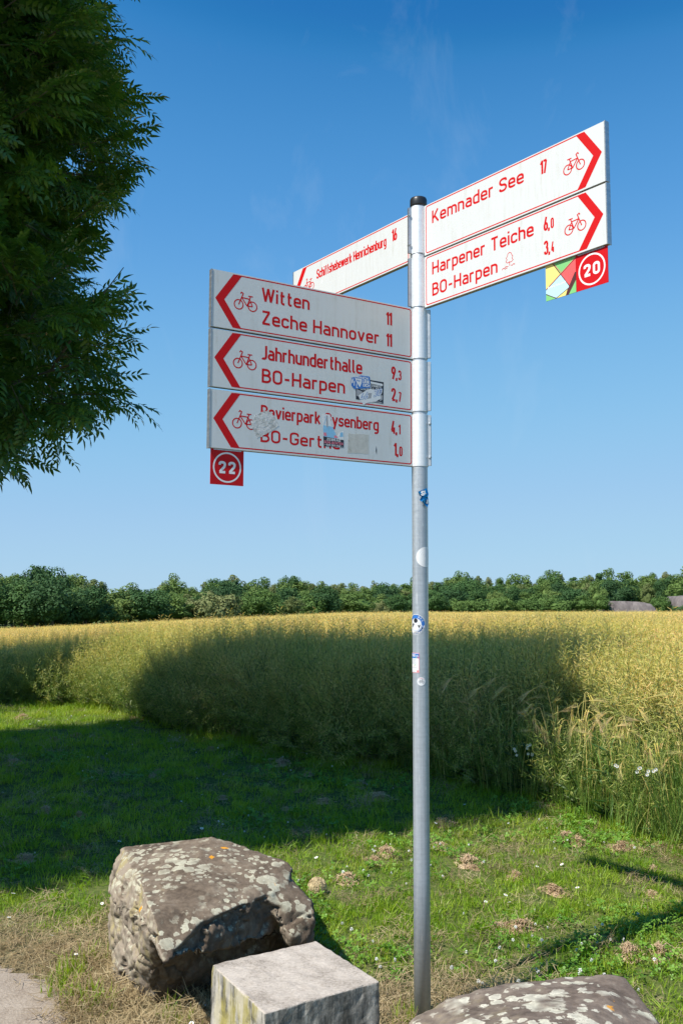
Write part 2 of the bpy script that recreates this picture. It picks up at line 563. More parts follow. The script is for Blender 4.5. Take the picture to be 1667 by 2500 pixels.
def block_mat():
    n = NT('rough_cast_stone')
    oc = n.coords()
    geo = n.n('ShaderNodeNewGeometry')
    sep = n.n('ShaderNodeSeparateXYZ')
    n.l(geo.outputs['Normal'], sep.inputs[0])
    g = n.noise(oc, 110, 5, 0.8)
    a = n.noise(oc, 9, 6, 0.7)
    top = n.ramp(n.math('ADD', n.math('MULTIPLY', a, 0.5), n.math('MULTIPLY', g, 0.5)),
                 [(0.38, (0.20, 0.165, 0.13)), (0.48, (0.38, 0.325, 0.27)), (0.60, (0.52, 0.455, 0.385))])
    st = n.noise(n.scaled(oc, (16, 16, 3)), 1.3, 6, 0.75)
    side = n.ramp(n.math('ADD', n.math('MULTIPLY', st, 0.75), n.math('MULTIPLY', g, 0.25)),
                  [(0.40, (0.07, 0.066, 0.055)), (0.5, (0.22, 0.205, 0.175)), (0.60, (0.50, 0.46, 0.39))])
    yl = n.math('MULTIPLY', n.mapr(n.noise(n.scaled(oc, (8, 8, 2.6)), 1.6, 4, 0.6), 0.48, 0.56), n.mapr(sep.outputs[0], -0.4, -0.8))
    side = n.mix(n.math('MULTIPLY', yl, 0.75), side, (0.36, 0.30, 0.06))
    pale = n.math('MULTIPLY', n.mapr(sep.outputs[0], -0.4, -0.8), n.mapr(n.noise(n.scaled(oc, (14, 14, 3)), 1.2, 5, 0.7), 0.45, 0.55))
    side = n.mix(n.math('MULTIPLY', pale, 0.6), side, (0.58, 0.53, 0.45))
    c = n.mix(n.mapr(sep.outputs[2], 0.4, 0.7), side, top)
    n.l(c, n.b.inputs['Base Color'])
    n.b.inputs['Roughness'].default_value = 0.92
    n.bump(n.math('ADD', n.math('MULTIPLY', a, 0.5), g), 0.5, 0.004)
    return n.mat


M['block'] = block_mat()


def wood_mat(name, a, b, c_):
    n = NT(name)
    oi = n.n('ShaderNodeObjectInfo')
    geo = n.n('ShaderNodeNewGeometry')
    f = n.math('ADD', n.math('MULTIPLY', oi.outputs['Random'], 0.7), n.math('MULTIPLY', geo.outputs['Random Per Island'], 0.3))
    c = n.ramp(f, [(0.1, a), (0.5, b), (0.9, c_)])
    n.l(c, n.b.inputs['Base Color'])
    n.b.inputs['Roughness'].default_value = 0.7
    n.b.inputs['Specular IOR Level'].default_value = 0.2
    tr = n.n('ShaderNodeBsdfTranslucent')
    n.l(c, tr.inputs[0])
    mx = n.n('ShaderNodeMixShader')
    mx.inputs[0].default_value = 0.2
    n.l(n.b.outputs[0], mx.inputs[1])
    n.l(tr.outputs[0], mx.inputs[2])
    n.l(mx.outputs[0], n.out.inputs[0])
    return n.mat


M['far_dark'] = wood_mat('far_leaves_dark', (0.040, 0.088, 0.032), (0.055, 0.12, 0.036), (0.080, 0.155, 0.042))
M['far_mid'] = wood_mat('far_leaves_mid', (0.085, 0.155, 0.036), (0.12, 0.195, 0.046), (0.16, 0.225, 0.06))
M['far_pale'] = wood_mat('far_leaves_birch', (0.13, 0.175, 0.055), (0.17, 0.205, 0.068), (0.21, 0.225, 0.088))


def soil_mat():
    n = NT('spoil_soil')
    oc = n.coords()
    a = n.noise(n.scaled(oc, (1.2, 1.2, 0.25)), 0.8, 5, 0.7)
    c = n.ramp(a, [(0.35, (0.10, 0.082, 0.078)), (0.5, (0.155, 0.13, 0.122)), (0.65, (0.21, 0.18, 0.165))])
    n.l(c, n.b.inputs['Base Color'])
    n.b.inputs['Roughness'].default_value = 0.95
    n.bump(a, 0.6, 0.3)
    return n.mat


M['soil'] = soil_mat()

# ------------------------------------------------------------------ ground
EDGE = [(-60, 50), (-30, 33), (-12, 19), (-8.5, 16.5), (-5.18, 14.31), (-3.96, 13.97), (-3.21, 13.43), (-2.33, 11.96), (-1.71, 11.15), (-0.86, 10.12),
        (-0.14, 9.01), (0.65, 8.57), (1.21, 7.58), (1.5, 7.18), (1.79, 6.77), (2.10, 5.88), (2.6, 4.9), (3.5, 3.0), (5, 0.0), (9, -8)]
EX = np.array([e[0] for e in EDGE]); EY = np.array([e[1] for e in EDGE])


def edge_y(x):
    return float(np.interp(x, EX, EY))


def edge_dist(x, y):
    """signed distance, positive inside the crop"""
    p = np.array((x, y))
    a = np.stack([EX[:-1], EY[:-1]], 1); b = np.stack([EX[1:], EY[1:]], 1)
    ab = b - a
    t = np.clip(((p - a) * ab).sum(1) / (ab * ab).sum(1), 0, 1)
    d = np.sqrt(((a + ab * t[:, None] - p) ** 2).sum(1).min())
    return float(d) if y > edge_y(x) else -float(d)


def axis(lo, hi, near, step0, growth):
    a = [0.0]
    st = step0
    while a[-1] < hi:
        if a[-1] > near: st *= growth
        a.append(a[-1] + st)
    b = [0.0]
    st = step0
    while b[-1] > lo:
        if -b[-1] > near: st *= growth
        b.append(b[-1] - st)
    return sorted(set(b[1:] + a))


def sheet(name, xs, ys, hf, mat, mask=None):
    mb = MB()
    nx, ny = len(xs), len(ys)
    mb.v = [(x, y, hf(x, y)) for y in ys for x in xs]
    for j in range(ny - 1):
        for i in range(nx - 1):
            if mask is None or mask(0.5 * (xs[i] + xs[i + 1]), 0.5 * (ys[j] + ys[j + 1])):
                mb.f.append([j * nx + i, j * nx + i + 1, (j + 1) * nx + i + 1, (j + 1) * nx + i])
                mb.m.append(0)
    return mb.build(name, mat, smooth_=True)


tag(sheet('ground', axis(-2500, 2500, 6, 0.12, 1.12), axis(-400, 4000, 16, 0.12, 1.12), ground_h, M['ground']), kind='structure')


def path_w(x, y):
    # positive inside the trodden path in the lower left corner
    return (-1.02 + 0.12 * noise.noise((y * 2.0, x, 1.0)) + 0.35 * noise.noise((x * 2.3, y * 2.3, 5)) * 0.4 - x) - max(0, y - 3.72) * 1.6


pxs = [-5 + i * 0.05 for i in range(84)]
pys = [0.4 + i * 0.05 for i in range(72)]
tag(sheet('path', pxs, pys, lambda x, y: ground_h(x, y) + 0.012 + 0.004 * noise.noise((x * 14, y * 14, 0)) - (0.02 if path_w(x, y) < 0.0 else 0), M['path'],
          lambda x, y: path_w(x, y) > -0.06), kind='structure')


# ------------------------------------------------------------------ scattering (geometry nodes, only for uncountable stuff)
def scatter(name, pts, variants, kind='stuff', parent=None, label=None):
    """pts: (x, y, z, rx, ry, rz, scale, variant)"""
    me = bpy.data.meshes.new(name)
    a = np.array(pts, dtype=float)
    nP = len(a)
    me.vertices.add(nP)
    me.vertices.foreach_set('co', a[:, :3].astype(np.float32).ravel())
    at = me.attributes.new('rot', 'FLOAT_VECTOR', 'POINT')
    at.data.foreach_set('vector', a[:, 3:6].astype(np.float32).ravel())
    at = me.attributes.new('scl', 'FLOAT', 'POINT')
    at.data.foreach_set('value', a[:, 6].astype(np.float32))
    at = me.attributes.new('idx', 'INT', 'POINT')
    at.data.foreach_set('value', a[:, 7].astype(np.int32))
    o = bpy.data.objects.new(name, me)
    COL.objects.link(o)
    if parent is not None: o.parent = parent
    c = bpy.data.collections.new(name + '_sources')
    for v in variants:
        c.objects.link(v)
    g = bpy.data.node_groups.new(name, 'GeometryNodeTree')
    g.interface.new_socket('Geometry', in_out='INPUT', socket_type='NodeSocketGeometry')
    g.interface.new_socket('Geometry', in_out='OUTPUT', socket_type='NodeSocketGeometry')
    gi = g.nodes.new('NodeGroupInput'); go = g.nodes.new('NodeGroupOutput')
    ci = g.nodes.new('GeometryNodeCollectionInfo')
    ci.inputs[0].default_value = c
    ci.inputs[1].default_value = True
    ci.inputs[2].default_value = True
    iop = g.nodes.new('GeometryNodeInstanceOnPoints')
    iop.inputs['Pick Instance'].default_value = True

    def attr(nm, dt):
        q = g.nodes.new('GeometryNodeInputNamedAttribute')
        q.data_type = dt
        q.inputs[0].default_value = nm
        return q.outputs[0]
    g.links.new(gi.outputs[0], iop.inputs['Points'])
    g.links.new(ci.outputs[0], iop.inputs['Instance'])
    g.links.new(attr('idx', 'INT'), iop.inputs['Instance Index'])
    g.links.new(attr('scl', 'FLOAT'), iop.inputs['Scale'])
    e2r = g.nodes.new('FunctionNodeEulerToRotation')
    g.links.new(attr('rot', 'FLOAT_VECTOR'), e2r.inputs[0])
    g.links.new(e2r.outputs[0], iop.inputs['Rotation'])
    g.links.new(iop.outputs[0], go.inputs[0])
    md = o.modifiers.new('scatter', 'NODES')
    md.node_group = g
    for v in variants:
        for s_ in v.data.materials:
            if s_ and s_.name not in me.materials:
                me.materials.append(s_)
    if label: o['label'] = label
    o['kind'] = kind
    return o


def blade(mb, p, ang, h, w, lean, curl=0.5, m=0, seg=2):
    d = Vector((math.cos(ang), math.sin(ang), 0)); q = Vector((-d.y, d.x, 0))
    vs = []
    for i in range(seg + 1):
        t = i / seg
        c = p + d * (lean * h * t ** (1 + curl)) + Vector((0, 0, h * (t - 0.25 * lean * t * t)))
        ww = w * (1 - t ** 1.5) * 0.5
        if i == seg:
            vs.append(tuple(c))
        else:
            vs += [tuple(c - q * ww), tuple(c + q * ww)]
    fs = [(2 * i, 2 * i + 1, 2 * i + 3, 2 * i + 2) for i in range(seg - 1)]
    fs.append((2 * seg - 2, 2 * seg - 1, 2 * seg))
    mb.add(vs, fs, m)


def grass_tuft(i, n, rad, h0, h1, w, mat, lean=0.5, name='grass_tuft', flat=0.0):
    r_ = random.Random(100 + i)
    mb = MB()
    for k in range(n):
        a = r_.uniform(0, 6.283); r = rad * math.sqrt(r_.random())
        p = Vector((r * math.cos(a), r * math.sin(a), 0))
        if r_.random() < flat:   # cut blade lying on the ground
            L = r_.uniform(h0, h1) * 1.6; b = r_.uniform(0, 6.283)
            d = Vector((math.cos(b), math.sin(b), r_.uniform(-0.1, 0.35))) * L; q = Vector((-d.y, d.x, 0)).normalized() * w * 0.5
            p.z = r_.uniform(0.002, 0.03)
            mb.add([tuple(p - q), tuple(p + q), tuple(p + d + q * 0.5), tuple(p + d - q * 0.5)], [(0, 1, 2, 3)])
        else:
            blade(mb, p, r_.uniform(0, 6.283), r_.uniform(h0, h1), w * r_.uniform(0.6, 1.3), abs(r_.gauss(0, lean)))
    return mb.build('%s_%d' % (name, i), mat, link=False)


lawn_v = [grass_tuft(i, 50, 0.085, 0.015, 0.050, 0.0042, M['grass'], 0.9) for i in range(5)]
long_v = [grass_tuft(10 + i, 40, 0.07, 0.04, 0.10, 0.0045, M['grass'], 0.5, 'long_tuft') for i in range(4)]
dry_v = [grass_tuft(20 + i, 80, 0.10, 0.012, 0.042, 0.0024, M['straw'], 0.9, 'dry_tuft', 0.6) for i in range(5)]


def clover_tuft(i):
    r_ = random.Random(300 + i)
    mb = MB()
    for k in range(16):
        a = r_.uniform(0, 6.283); r = 0.07 * math.sqrt(r_.random())
        c = Vector((r * math.cos(a), r * math.sin(a), r_.uniform(0.03, 0.055)))
        tilt = Euler((r_.gauss(0, 0.4), r_.gauss(0, 0.4), r_.uniform(0, 6.28))).to_matrix()
        s = r_.uniform(0.007, 0.012)
        for q in range(3):
            b = q * 2.094
            pts = [(0, 0), (0.75, -0.55), (1.35, -0.35), (1.35, 0.35), (0.75, 0.55)]
            vs = []
            for x, y in pts:
                X, Y = x * math.cos(b) - y * math.sin(b), x * math.sin(b) + y * math.cos(b)
                vs.append(tuple(c + tilt @ Vector((X * s, Y * s, 0.15 * s * x))))
            mb.add(vs, [(0, 1, 2, 3, 4)])
    return mb.build('clover_tuft_%d' % i, M['clover'], link=False)


clover_v = [clover_tuft(i) for i in range(4)]


def clover_flower():
    mb = MB()
    r_ = random.Random(5)
    for k in range(34):
        z = r_.uniform(-0.5, 1); a = r_.uniform(0, 6.283); q = math.sqrt(max(0, 1 - z * z))
        d = Vector((q * math.cos(a), q * math.sin(a), z)); c = Vector((0, 0, 0.055))
        u = d.cross(Vector((0.3, 0.2, 1))).normalized() * 0.0022
        mb.add([tuple(c + d * 0.003 - u), tuple(c + d * 0.003 + u), tuple(c + d * 0.0085)], [(0, 1, 2)])
    mb.tube([(0, 0, 0), (0.003, 0, 0.053)], 0.0008, 3, 1)
    return mb.build('clover_head', [M['petal'], M['clover']], link=False)


def daisy_flower():
    mb = MB()
    c = Vector((0, 0, 0.05))
    for k in range(11):
        a = k * 2 * math.pi / 11
        d = Vector((math.cos(a), math.sin(a), 0.15)); q = Vector((-d.y, d.x, 0)) * 0.0022
        mb.add([tuple(c + d * 0.002 - q), tuple(c + d * 0.002 + q), tuple(c + d * 0.0095 + q), tuple(c + d * 0.0095 - q)], [(0, 1, 2, 3)])
    mb.add([tuple(c + Vector((0.0035 * math.cos(a), 0.0035 * math.sin(a), 0.003))) for a in [0, 1.05, 2.1, 3.14, 4.2, 5.24]], [(0, 1, 2, 3, 4, 5)], 1)
    mb.tube([(0, 0, 0), (0.002, 0, 0.05)], 0.0007, 3, 2)
    return mb.build('daisy_head', [M['petal'], M['yolk'], M['clover']], link=False)


def dryness(x, y):
    v = noise.noise((x * 0.8, y * 0.8, 9.0)) * 0.9 + 0.5 * noise.noise((x * 2.6, y * 2.6, 2.0))
    left = (1 - smooth(4.0, 4.9, y)) * smooth(0.1, -0.6, x)
    foot = 1 - smooth(0.25, 0.75, math.hypot((x - 0.2) * 0.8, y - 3.3))
    return v * 0.85 + 1.15 * max(left, foot) + 0.15 * (1 - smooth(3.4, 5.5, y))


lawn, longg, dry, clov, heads, daisies = [], [], [], [], [], []
BLOCKC = Vector((-0.137, 2.845))


def in_view(x, y, m=0.5):
    return abs(x) < 0.40 * max(y, 0) + m


def put(lst, x, y, s, nv, tilt=0.25):
    lst.append((x, y, ground_h(x, y) - 0.004, random.gauss(0, tilt), random.gauss(0, tilt), random.uniform(0, 6.283), s, random.randrange(nv)))


y = 2.0
while y < 19:
    dens = 260 if y < 4.6 else (170 if y < 7 else (110 if y < 10 else 70))
    stepy = 0.25
    xr = 0.40 * y + 1.2
    nn = int(dens * stepy * 2 * xr)
    for k in range(nn):
        x = random.uniform(-xr, xr); yy = y + random.random() * stepy
        if yy > edge_y(x) + 0.5: continue
        pw = path_w(x, yy)
        if pw > 0.02 and random.random() > 0.02: continue
        d = dryness(x, yy)
        sc = 1.0 if yy < 5 else 1.0 + 0.05 * (yy - 5)
        sc *= random.uniform(0.75, 1.25)
        if random.random() < smooth(0.15, 1.0, d) * 0.95 + 0.08:
            put(dry, x, yy, sc, 5)
        else:
            cn = noise.noise((x * 1.1 + 40, yy * 1.1, 0.0))
            if cn > 0.10 and random.random() < 0.45 and yy < 9:
                put(clov, x, yy, sc * .85, 4)
                if random.random() < 0.35: put(lawn, x, yy, sc, 5)
            elif random.random() < 0.03 + 0.3 * (edge_y(x) - yy < 0.6):
                put(longg, x, yy, sc, 4)
            else:
                put(lawn, x, yy, sc, 5)
    y += stepy
for k in range(2600):
    y = 3.3 + 9 * random.random() ** 1.3
    x = random.uniform(-0.42, 0.42) * y
    if y > edge_y(x) or path_w(x, y) > -0.1: continue
    cn = noise.noise((x * 1.1 + 40, y * 1.1, 0.0)) + 0.5 * noise.noise((x * 3, y * 3, 4.0))
    if cn > 0.05 and random.random() < 0.16 + 0.4 * (0 < x < 1.3 and y < 5.8):
        put(heads, x, y, random.uniform(0.7, 1.15), 1)
    elif cn < -0.1 and random.random() < 0.07:
        put(daisies, x, y, random.uniform(0.8, 1.2), 1)
def ring_tufts(cx, cy, rx, ry, n, th=0.0):
    for k in range(n):
        a = random.uniform(0, 6.283); q = random.uniform(.94, 1.10)
        ex, ey = rx * q * math.cos(a), ry * q * math.sin(a)
        x, y = cx + ex * math.cos(th) - ey * math.sin(th), cy + ex * math.sin(th) + ey * math.cos(th)
        put(random.choice([longg, dry, dry]), x, y, random.uniform(.7, 1.15), 4)


ring_tufts(-.56, 3.83, .50, .36, 130)
ring_tufts(.56, 2.60, .50, .42, 90)
ring_tufts(-.137, 2.845, .29, .29, 60)
ring_tufts(.294, 3.471, .045, .045, 7)
tag(scatter('lawn_grass', lawn, lawn_v), 'short mown green grass covering the lawn around the boulders', 'grass')
tag(scatter('long_grass', longg, long_v), 'longer green grass tufts left standing on the lawn', 'grass')
tag(scatter('dry_grass', dry, dry_v), 'dry straw coloured mown grass around the boulders and path', 'dry grass')
tag(scatter('clover', clov, clover_v), 'low green clover leaves growing among the lawn grass', 'clover')
tag(scatter('clover_blossom', heads, [clover_flower()]), 'small white clover blossoms dotted over the lawn', 'flowers')
tag(scatter('daisy_blossom', daisies, [daisy_flower()]), 'tiny white daisies scattered in the short grass', 'flowers')


# clumps of dried cuttings
def hay_mesh(i, n=300, rad=0.085):
    r_ = random.Random(500 + i)
    mb = MB()
    for k in range(n):
        a = r_.uniform(0, 6.283); r = rad * min(1.15, abs(r_.gauss(0, 0.6)))
        z = 0.05 * max(0, 1 - (r / rad) ** 2) * r_.random() + 0.012
        p = Vector((r * math.cos(a), r * math.sin(a) * 0.7, z))
        b = r_.uniform(0, 6.283); L = r_.uniform(0.015, 0.040)
        d = Vector((math.cos(b), math.sin(b), r_.gauss(0, 0.16))) * L; q = Vector((-d.y, d.x, r_.gauss(0, 0.02))).normalized() * 0.0019
        mid = p + d * 0.5 + Vector((0, 0, 0.008))
        mb.add([tuple(p - q), tuple(p + q), tuple(mid + q), tuple(mid - q), tuple(p + d)], [(0, 1, 2, 3), (3, 2, 4)])
    # felted base the loose blades lie on
    n = 14
    ring = [(rad * .85 * math.cos(2 * math.pi * k / n) * r_.uniform(.6, 1.15), rad * .6 * math.sin(2 * math.pi * k / n) * r_.uniform(.6, 1.15), .002) for k in range(n)]
    mid_ = [(x * .5 + r_.gauss(0, .004), y * .5 + r_.gauss(0, .004), .018 + r_.uniform(-.005, .006)) for x, y, z in ring]
    mb.add(ring + mid_ + [(0, 0, .026)], [(k, (k + 1) % n, n + (k + 1) % n, n + k) for k in range(n)] + [(n + k, n + (k + 1) % n, 2 * n) for k in range(n)])
    return mb


hay_src = [hay_mesh(i).build('hay_source', M['thatch'], link=False).data for i in range(4)]
HAY = [(1085, 2010), (1375, 2045), (1405, 2055), (1420, 2042), (1525, 2070), (1575, 2080), (1610, 2062), (1145, 2113), (1155, 2125), (1250, 2150), (1265, 2143),
       (1220, 2262), (1270, 2265), (1240, 2258), (1600, 2185), (1540, 2330), (950, 2090), (915, 2110), (1590, 2120), (250, 1808), (190, 1800), (520, 1836), (660, 1862), (690, 1870), (540, 1828),
       (760, 1895), (390, 1888), (230, 1800), (140, 1815), (40, 1870), (790, 1965), (700, 1975), (740, 1935), (200, 2005), (110, 1990), (540, 1950), (370, 1900),
       (885, 1925), (930, 1960), (60, 1750), (330, 1755), (1610, 2330), (1360, 2190), (1075, 2075), (850, 2150), (60, 2110)]
for k, (px, py) in enumerate(HAY):
    p = at_z(px + random.uniform(-6, 6), py, 0)
    o = bpy.data.objects.new('dried_grass_clump', hay_src[k % 4])
    COL.objects.link(o)
    o.location = (p.x, p.y, ground_h(p.x, p.y))
    o.rotation_euler = (0, 0, random.uniform(0, 6.28))
    s = random.uniform(0.5, 1.2) * (1 + 0.06 * max(0, p.y - 5))
    o.scale = (s, s * random.uniform(.6, 1), s * .75)
    shade = 'shaded' if p.y > 6.9 or px < 900 else 'sunny'
    side = 'left of the signpost' if px < 1000 else 'right of the signpost'
    tag(o, 'small clump of brown dried grass cuttings on the %s lawn %s' % (shade, side), 'dried grass', 'clumps of dried grass cuttings on the %s lawn %s' % (shade, side))

# round tan tussock behind the big boulder
mb = hay_mesh(9, 520, 0.05)
mb.v = [(x * 0.8, y * 0.9, z * 1.0) for x, y, z in mb.v]
ball = bmesh.new()
bmesh.ops.create_icosphere(ball, subdivisions=3, radius=0.042)
vs = [tuple(v.co * (1 + 0.25 * noise.noise(v.co * 40)) * 1.0 + Vector((0, 0, 0.036))) for v in ball.verts]
mb.add(vs, [[v.index for v in f.verts] for f in ball.faces])
for k in range(500):
    d = Vector((random.gauss(0, 1), random.gauss(0, 1), random.gauss(0.3, 1))).normalized()
    c = Vector((0, 0, 0.036)) + d * 0.045
    t = d.cross(Vector((random.gauss(0, 1), random.gauss(0, 1), random.gauss(0, 1)))).normalized()
    q = d.cross(t) * 0.0012
    mb.add([tuple(c - t * 0.014 - q), tuple(c - t * 0.014 + q), tuple(c + t * 0.014 + q + d * 0.003), tuple(c + t * 0.014 - q)], [(0, 1, 2, 3)])
ball.free()
M['ball'] = flat_mat('matted_straw', (0.50, 0.39, 0.22), 0.8, var=0.35, scale=90)
o = mb.build('grass_ball', M['ball'])
p = at_z(777, 2168, 0.03)
o.location = (p.x, p.y, ground_h(p.x, p.y))
tag(o, 'pale tan ball of matted dry grass beside the lichen covered boulder', 'dried grass')


# ------------------------------------------------------------------ rapeseed crop
def pod(mb, p, d, L, r, m=0):
    d = d.normalized()
    u = d.cross(Vector((0.13, 0.31, 0.94))).normalized(); w = d.cross(u)
    sag = Vector((0, 0, 1)) * L * 0.12
    a = p + d * L * 0.5 - sag * 0.5
    mb.add([tuple(p), tuple(a + u * r), tuple(a - u * 0.5 * r + w * 0.87 * r), tuple(a - u * 0.5 * r - w * 0.87 * r), tuple(p + d * L + sag * 0.3)],
           [(0, 1, 2), (0, 2, 3), (0, 3, 1), (4, 2, 1), (4, 3, 2), (4, 1, 3)], m)


def raceme(mb, r_, p0, d0, L, spacing, stem_r, m=(0, 1)):
    pts = [p0]
    d = d0.normalized()
    n = max(3, int(L / 0.07))
    for i in range(n):
        d = (d + Vector((r_.gauss(0, 0.10), r_.gauss(0, 0.10), 0.05))).normalized()
        pts.append(pts[-1] + d * (L / n))
    mb.tube(pts, [stem_r * (1 - 0.7 * i / n) for i in range(n + 1)], 3, m[1], cap=False)
    k = 0
    s = 0.0
    while s < L:
        i = min(n - 1, int(s / L * n)); f = s / L * n - i
        p = pts[i].lerp(pts[i + 1], f)
        dd = (pts[i + 1] - pts[i]).normalized()
        a = k * 2.4 + r_.uniform(-0.4, 0.4)
        u = dd.cross(Vector((0.2, 0.9, 0.1))).normalized(); w = dd.cross(u)
        side = u * math.cos(a) + w * math.sin(a)
        pd = (dd * r_.uniform(0.35, 0.9) + side)
        pod(mb, p + side * 0.006, pd + Vector((r_.gauss(0, .3), r_.gauss(0, .3), r_.gauss(0, .3))), r_.uniform(0.038, 0.068), 0.0027, m[0])
        s += spacing * r_.uniform(0.7, 1.3)
        k += 1


def rape_plant(i, H=1.2, spacing=0.0135, low=0.4, nb=10):
    r_ = random.Random(700 + i)
    mb = MB()
    lean = Vector((r_.gauss(0, 0.10), r_.gauss(0, 0.10), 1)).normalized()
    pts = [Vector((0, 0, 0)) + lean * H * 0.72 * t + Vector((0.03 * math.sin(4 * t), 0.03 * math.cos(3 * t), 0)) for t in (0, .25, .5, .75, 1)]
    mb.tube(pts, [0.006, 0.0055, 0.005, 0.004, 0.003], 4, 1, cap=False)
    raceme(mb, r_, pts[-1], lean, H * 0.28, spacing, 0.002)
    for k in range(nb):
        t = r_.uniform(low, 0.98)
        i_ = min(3, int(t * 4)); p = pts[i_].lerp(pts[i_ + 1], t * 4 - i_)
        a = k * 2.4 + r_.uniform(-.5, .5)
        d = Vector((math.cos(a), math.sin(a), r_.uniform(0.5, 1.3)))
        raceme(mb, r_, p, d, r_.uniform(0.25, 0.45) * (1.25 - 0.4 * t), spacing, 0.0022)
    # a few narrow stem leaves low down
    for k in range(4):
        t = r_.uniform(0.1, 0.5); p = Vector((0, 0, H * 0.72 * t)); a = r_.uniform(0, 6.28)
        blade(mb, p, a, 0.10, 0.02, 1.2, 0.4, 1, 3)
    return mb.build('rape_plant_%d' % i, [M['pods'], M['rape_stem']], link=False)


rape_v = [rape_plant(i, 1.18 + 0.05 * (i % 3 - 1)) for i in range(7)]
low_v = [rape_plant(20 + i, 0.85, 0.016, 0.15, 11) for i in range(4)]


def rape_patch(i):
    r_ = random.Random(900 + i)
    mb = MB()
    for k in range(42):
        p = Vector((r_.uniform(-0.75, 0.75), r_.uniform(-0.75, 0.75), r_.uniform(0.70, 0.86)))
        a = r_.uniform(0, 6.28)
        raceme(mb, r_, p, Vector((0.45 * math.cos(a), 0.45 * math.sin(a), 1)), r_.uniform(0.22, 0.40), 0.03, 0.003)
    return mb.build('rape_patch_%d' % i, [M['pods_far'], M['rape_stem']], link=False)


patch_v = [rape_patch(i) for i in range(4)]


def crop_scale(x, y):
    s = 1.0 + 0.05 * noise.noise((x * 0.5, y * 0.5, 11.0))
    return s * (1 - 0.16 * smooth(-2.6, -5.0, x) * (1 - smooth(20, 30, y)))


near, lowp, tall, weeds = [], [], [], []
for k in range(17000):
    y = random.uniform(4.5, 26)
    x = random.uniform(-1, 1) * (0.40 * y + 1.5)
    if y < edge_y(x): continue
    d = edge_dist(x, y) + 0.22 * noise.noise((x * 1.7, y * 1.7, 20.0)) + 0.08 * noise.noise((x * 5, y * 5, 20.0))
    keep = 1.0 if d < 2.5 else (0.7 if d < 6 else 0.4)
    if random.random() > keep or d < 0.03 + 0.42 * smooth(0.8, 1.5, x): continue
    s = crop_scale(x, y) * random.uniform(0.88, 1.07) * (0.86 + 0.14 * smooth(0.0, 0.35, d)) * (1.1 if random.random() < .05 else 1)
    lean = 0.28 * (1 - smooth(0.0, 0.8, d))
    near.append((x, y, ground_h(x, y), lean + random.gauss(0, 0.10), random.gauss(0, 0.10) - lean * 0.4, random.gauss(0, 0.0), s, random.randrange(7)))
# seat rotations: spin first about z, lean after
near = [(a, b, c, rx, ry, random.uniform(-0.5, 0.5), s, i) for (a, b, c, rx, ry, rz, s, i) in near]
for k in range(6500):
    x = random.uniform(-7.5, 3.6)
    y = edge_y(x) + random.uniform(-0.5, 0.9)
    d = edge_dist(x, y)
    if y < 3 or d < -0.14 or d > 0.7: continue
    q = random.random()
    right = smooth(0.9, 1.6, x)
    if q < 0.34 * (1 - 0.85 * right) and d > -0.12:
        lowp.append((x, y, ground_h(x, y), random.gauss(0.45, 0.25), random.gauss(-0.1, 0.25), random.uniform(-0.6, 0.6), random.uniform(0.55, 1.0), random.randrange(4)))
    elif q < 0.72:
        tall.append((x, y, ground_h(x, y), random.gauss(0.05, 0.15), random.gauss(0, 0.15), random.uniform(0, 6.28), random.uniform(0.5, 1.15) * (0.55 + 0.45 * smooth(-0.25, 0.2, d)), random.randrange(4)))
    elif q < 0.80:
        weeds.append((x, y, ground_h(x, y), 0, 0, random.uniform(0, 6.28), random.uniform(0.5, 1.1), random.randrange(3)))
print('crop plants', len(near), len(lowp), len(tall))
tag(scatter('rapeseed_crop', near + [(a, b, c, d, e, f, g, 7 + h) for (a, b, c, d, e, f, g, h) in lowp], rape_v + low_v),
    'dense ripening rapeseed with yellow green pods at the field edge', 'rapeseed')
far_p = []
for k in range(9000):
    y = 22 + (95 - 22) * random.random() ** 1.4
    x = random.uniform(-1, 1) * (0.40 * y + 2)
    if edge_dist(x, y) < 1: continue
    far_p.append((x, y, ground_h(x, y) + random.uniform(-0.05, 0.06), 0, 0, random.uniform(0, 6.28), crop_scale(x, y) * random.uniform(0.95, 1.12), random.randrange(4)))
tag(scatter('distant_rapeseed', far_p, patch_v), 'golden rapeseed stretching away towards the wood', 'rapeseed')


def far_edge(x):
    return 118 + 0.8 * max(-40, min(70, x))


cxs = sorted(set([round(-90 + i * 2.0, 2) for i in range(96)] + [round(-12 + i * 0.5, 2) for i in range(48)]))
cys = [6 + i * 0.5 for i in range(50)] + [31 + i * 2.5 for i in range(60)]


def canopy_h(x, y):
    base = 0.72 + 0.22 * smooth(16, 40, y)
    return ground_h(x, y) + base + 0.10 * noise.noise((x * 0.9, y * 0.9, 1)) + 0.05 * noise.noise((x * 4, y * 4, 1))


tag(sheet('crop_undergrowth', cxs, cys, canopy_h, M['canopy'],
          lambda x, y: y < far_edge(x) and y > edge_y(x) + 1.2 and edge_dist(x, y) > 1.4),
    'closed golden brown mass of rapeseed stems and pods filling the field', 'rapeseed', kind='stuff')


def tall_grass(i):
    r_ = random.Random(1200 + i)
    mb = MB()
    for k in range(26):
        a = r_.uniform(0, 6.28); r = 0.10 * math.sqrt(r_.random())
        blade(mb, Vector((r * math.cos(a), r * math.sin(a), 0)), r_.uniform(0, 6.28), r_.uniform(0.25, 0.75), r_.uniform(0.005, 0.010), abs(r_.gauss(0, 0.35)), 1.0, 0, 4)
    return mb.build('tall_grass_%d' % i, M['tallgrass'], link=False)


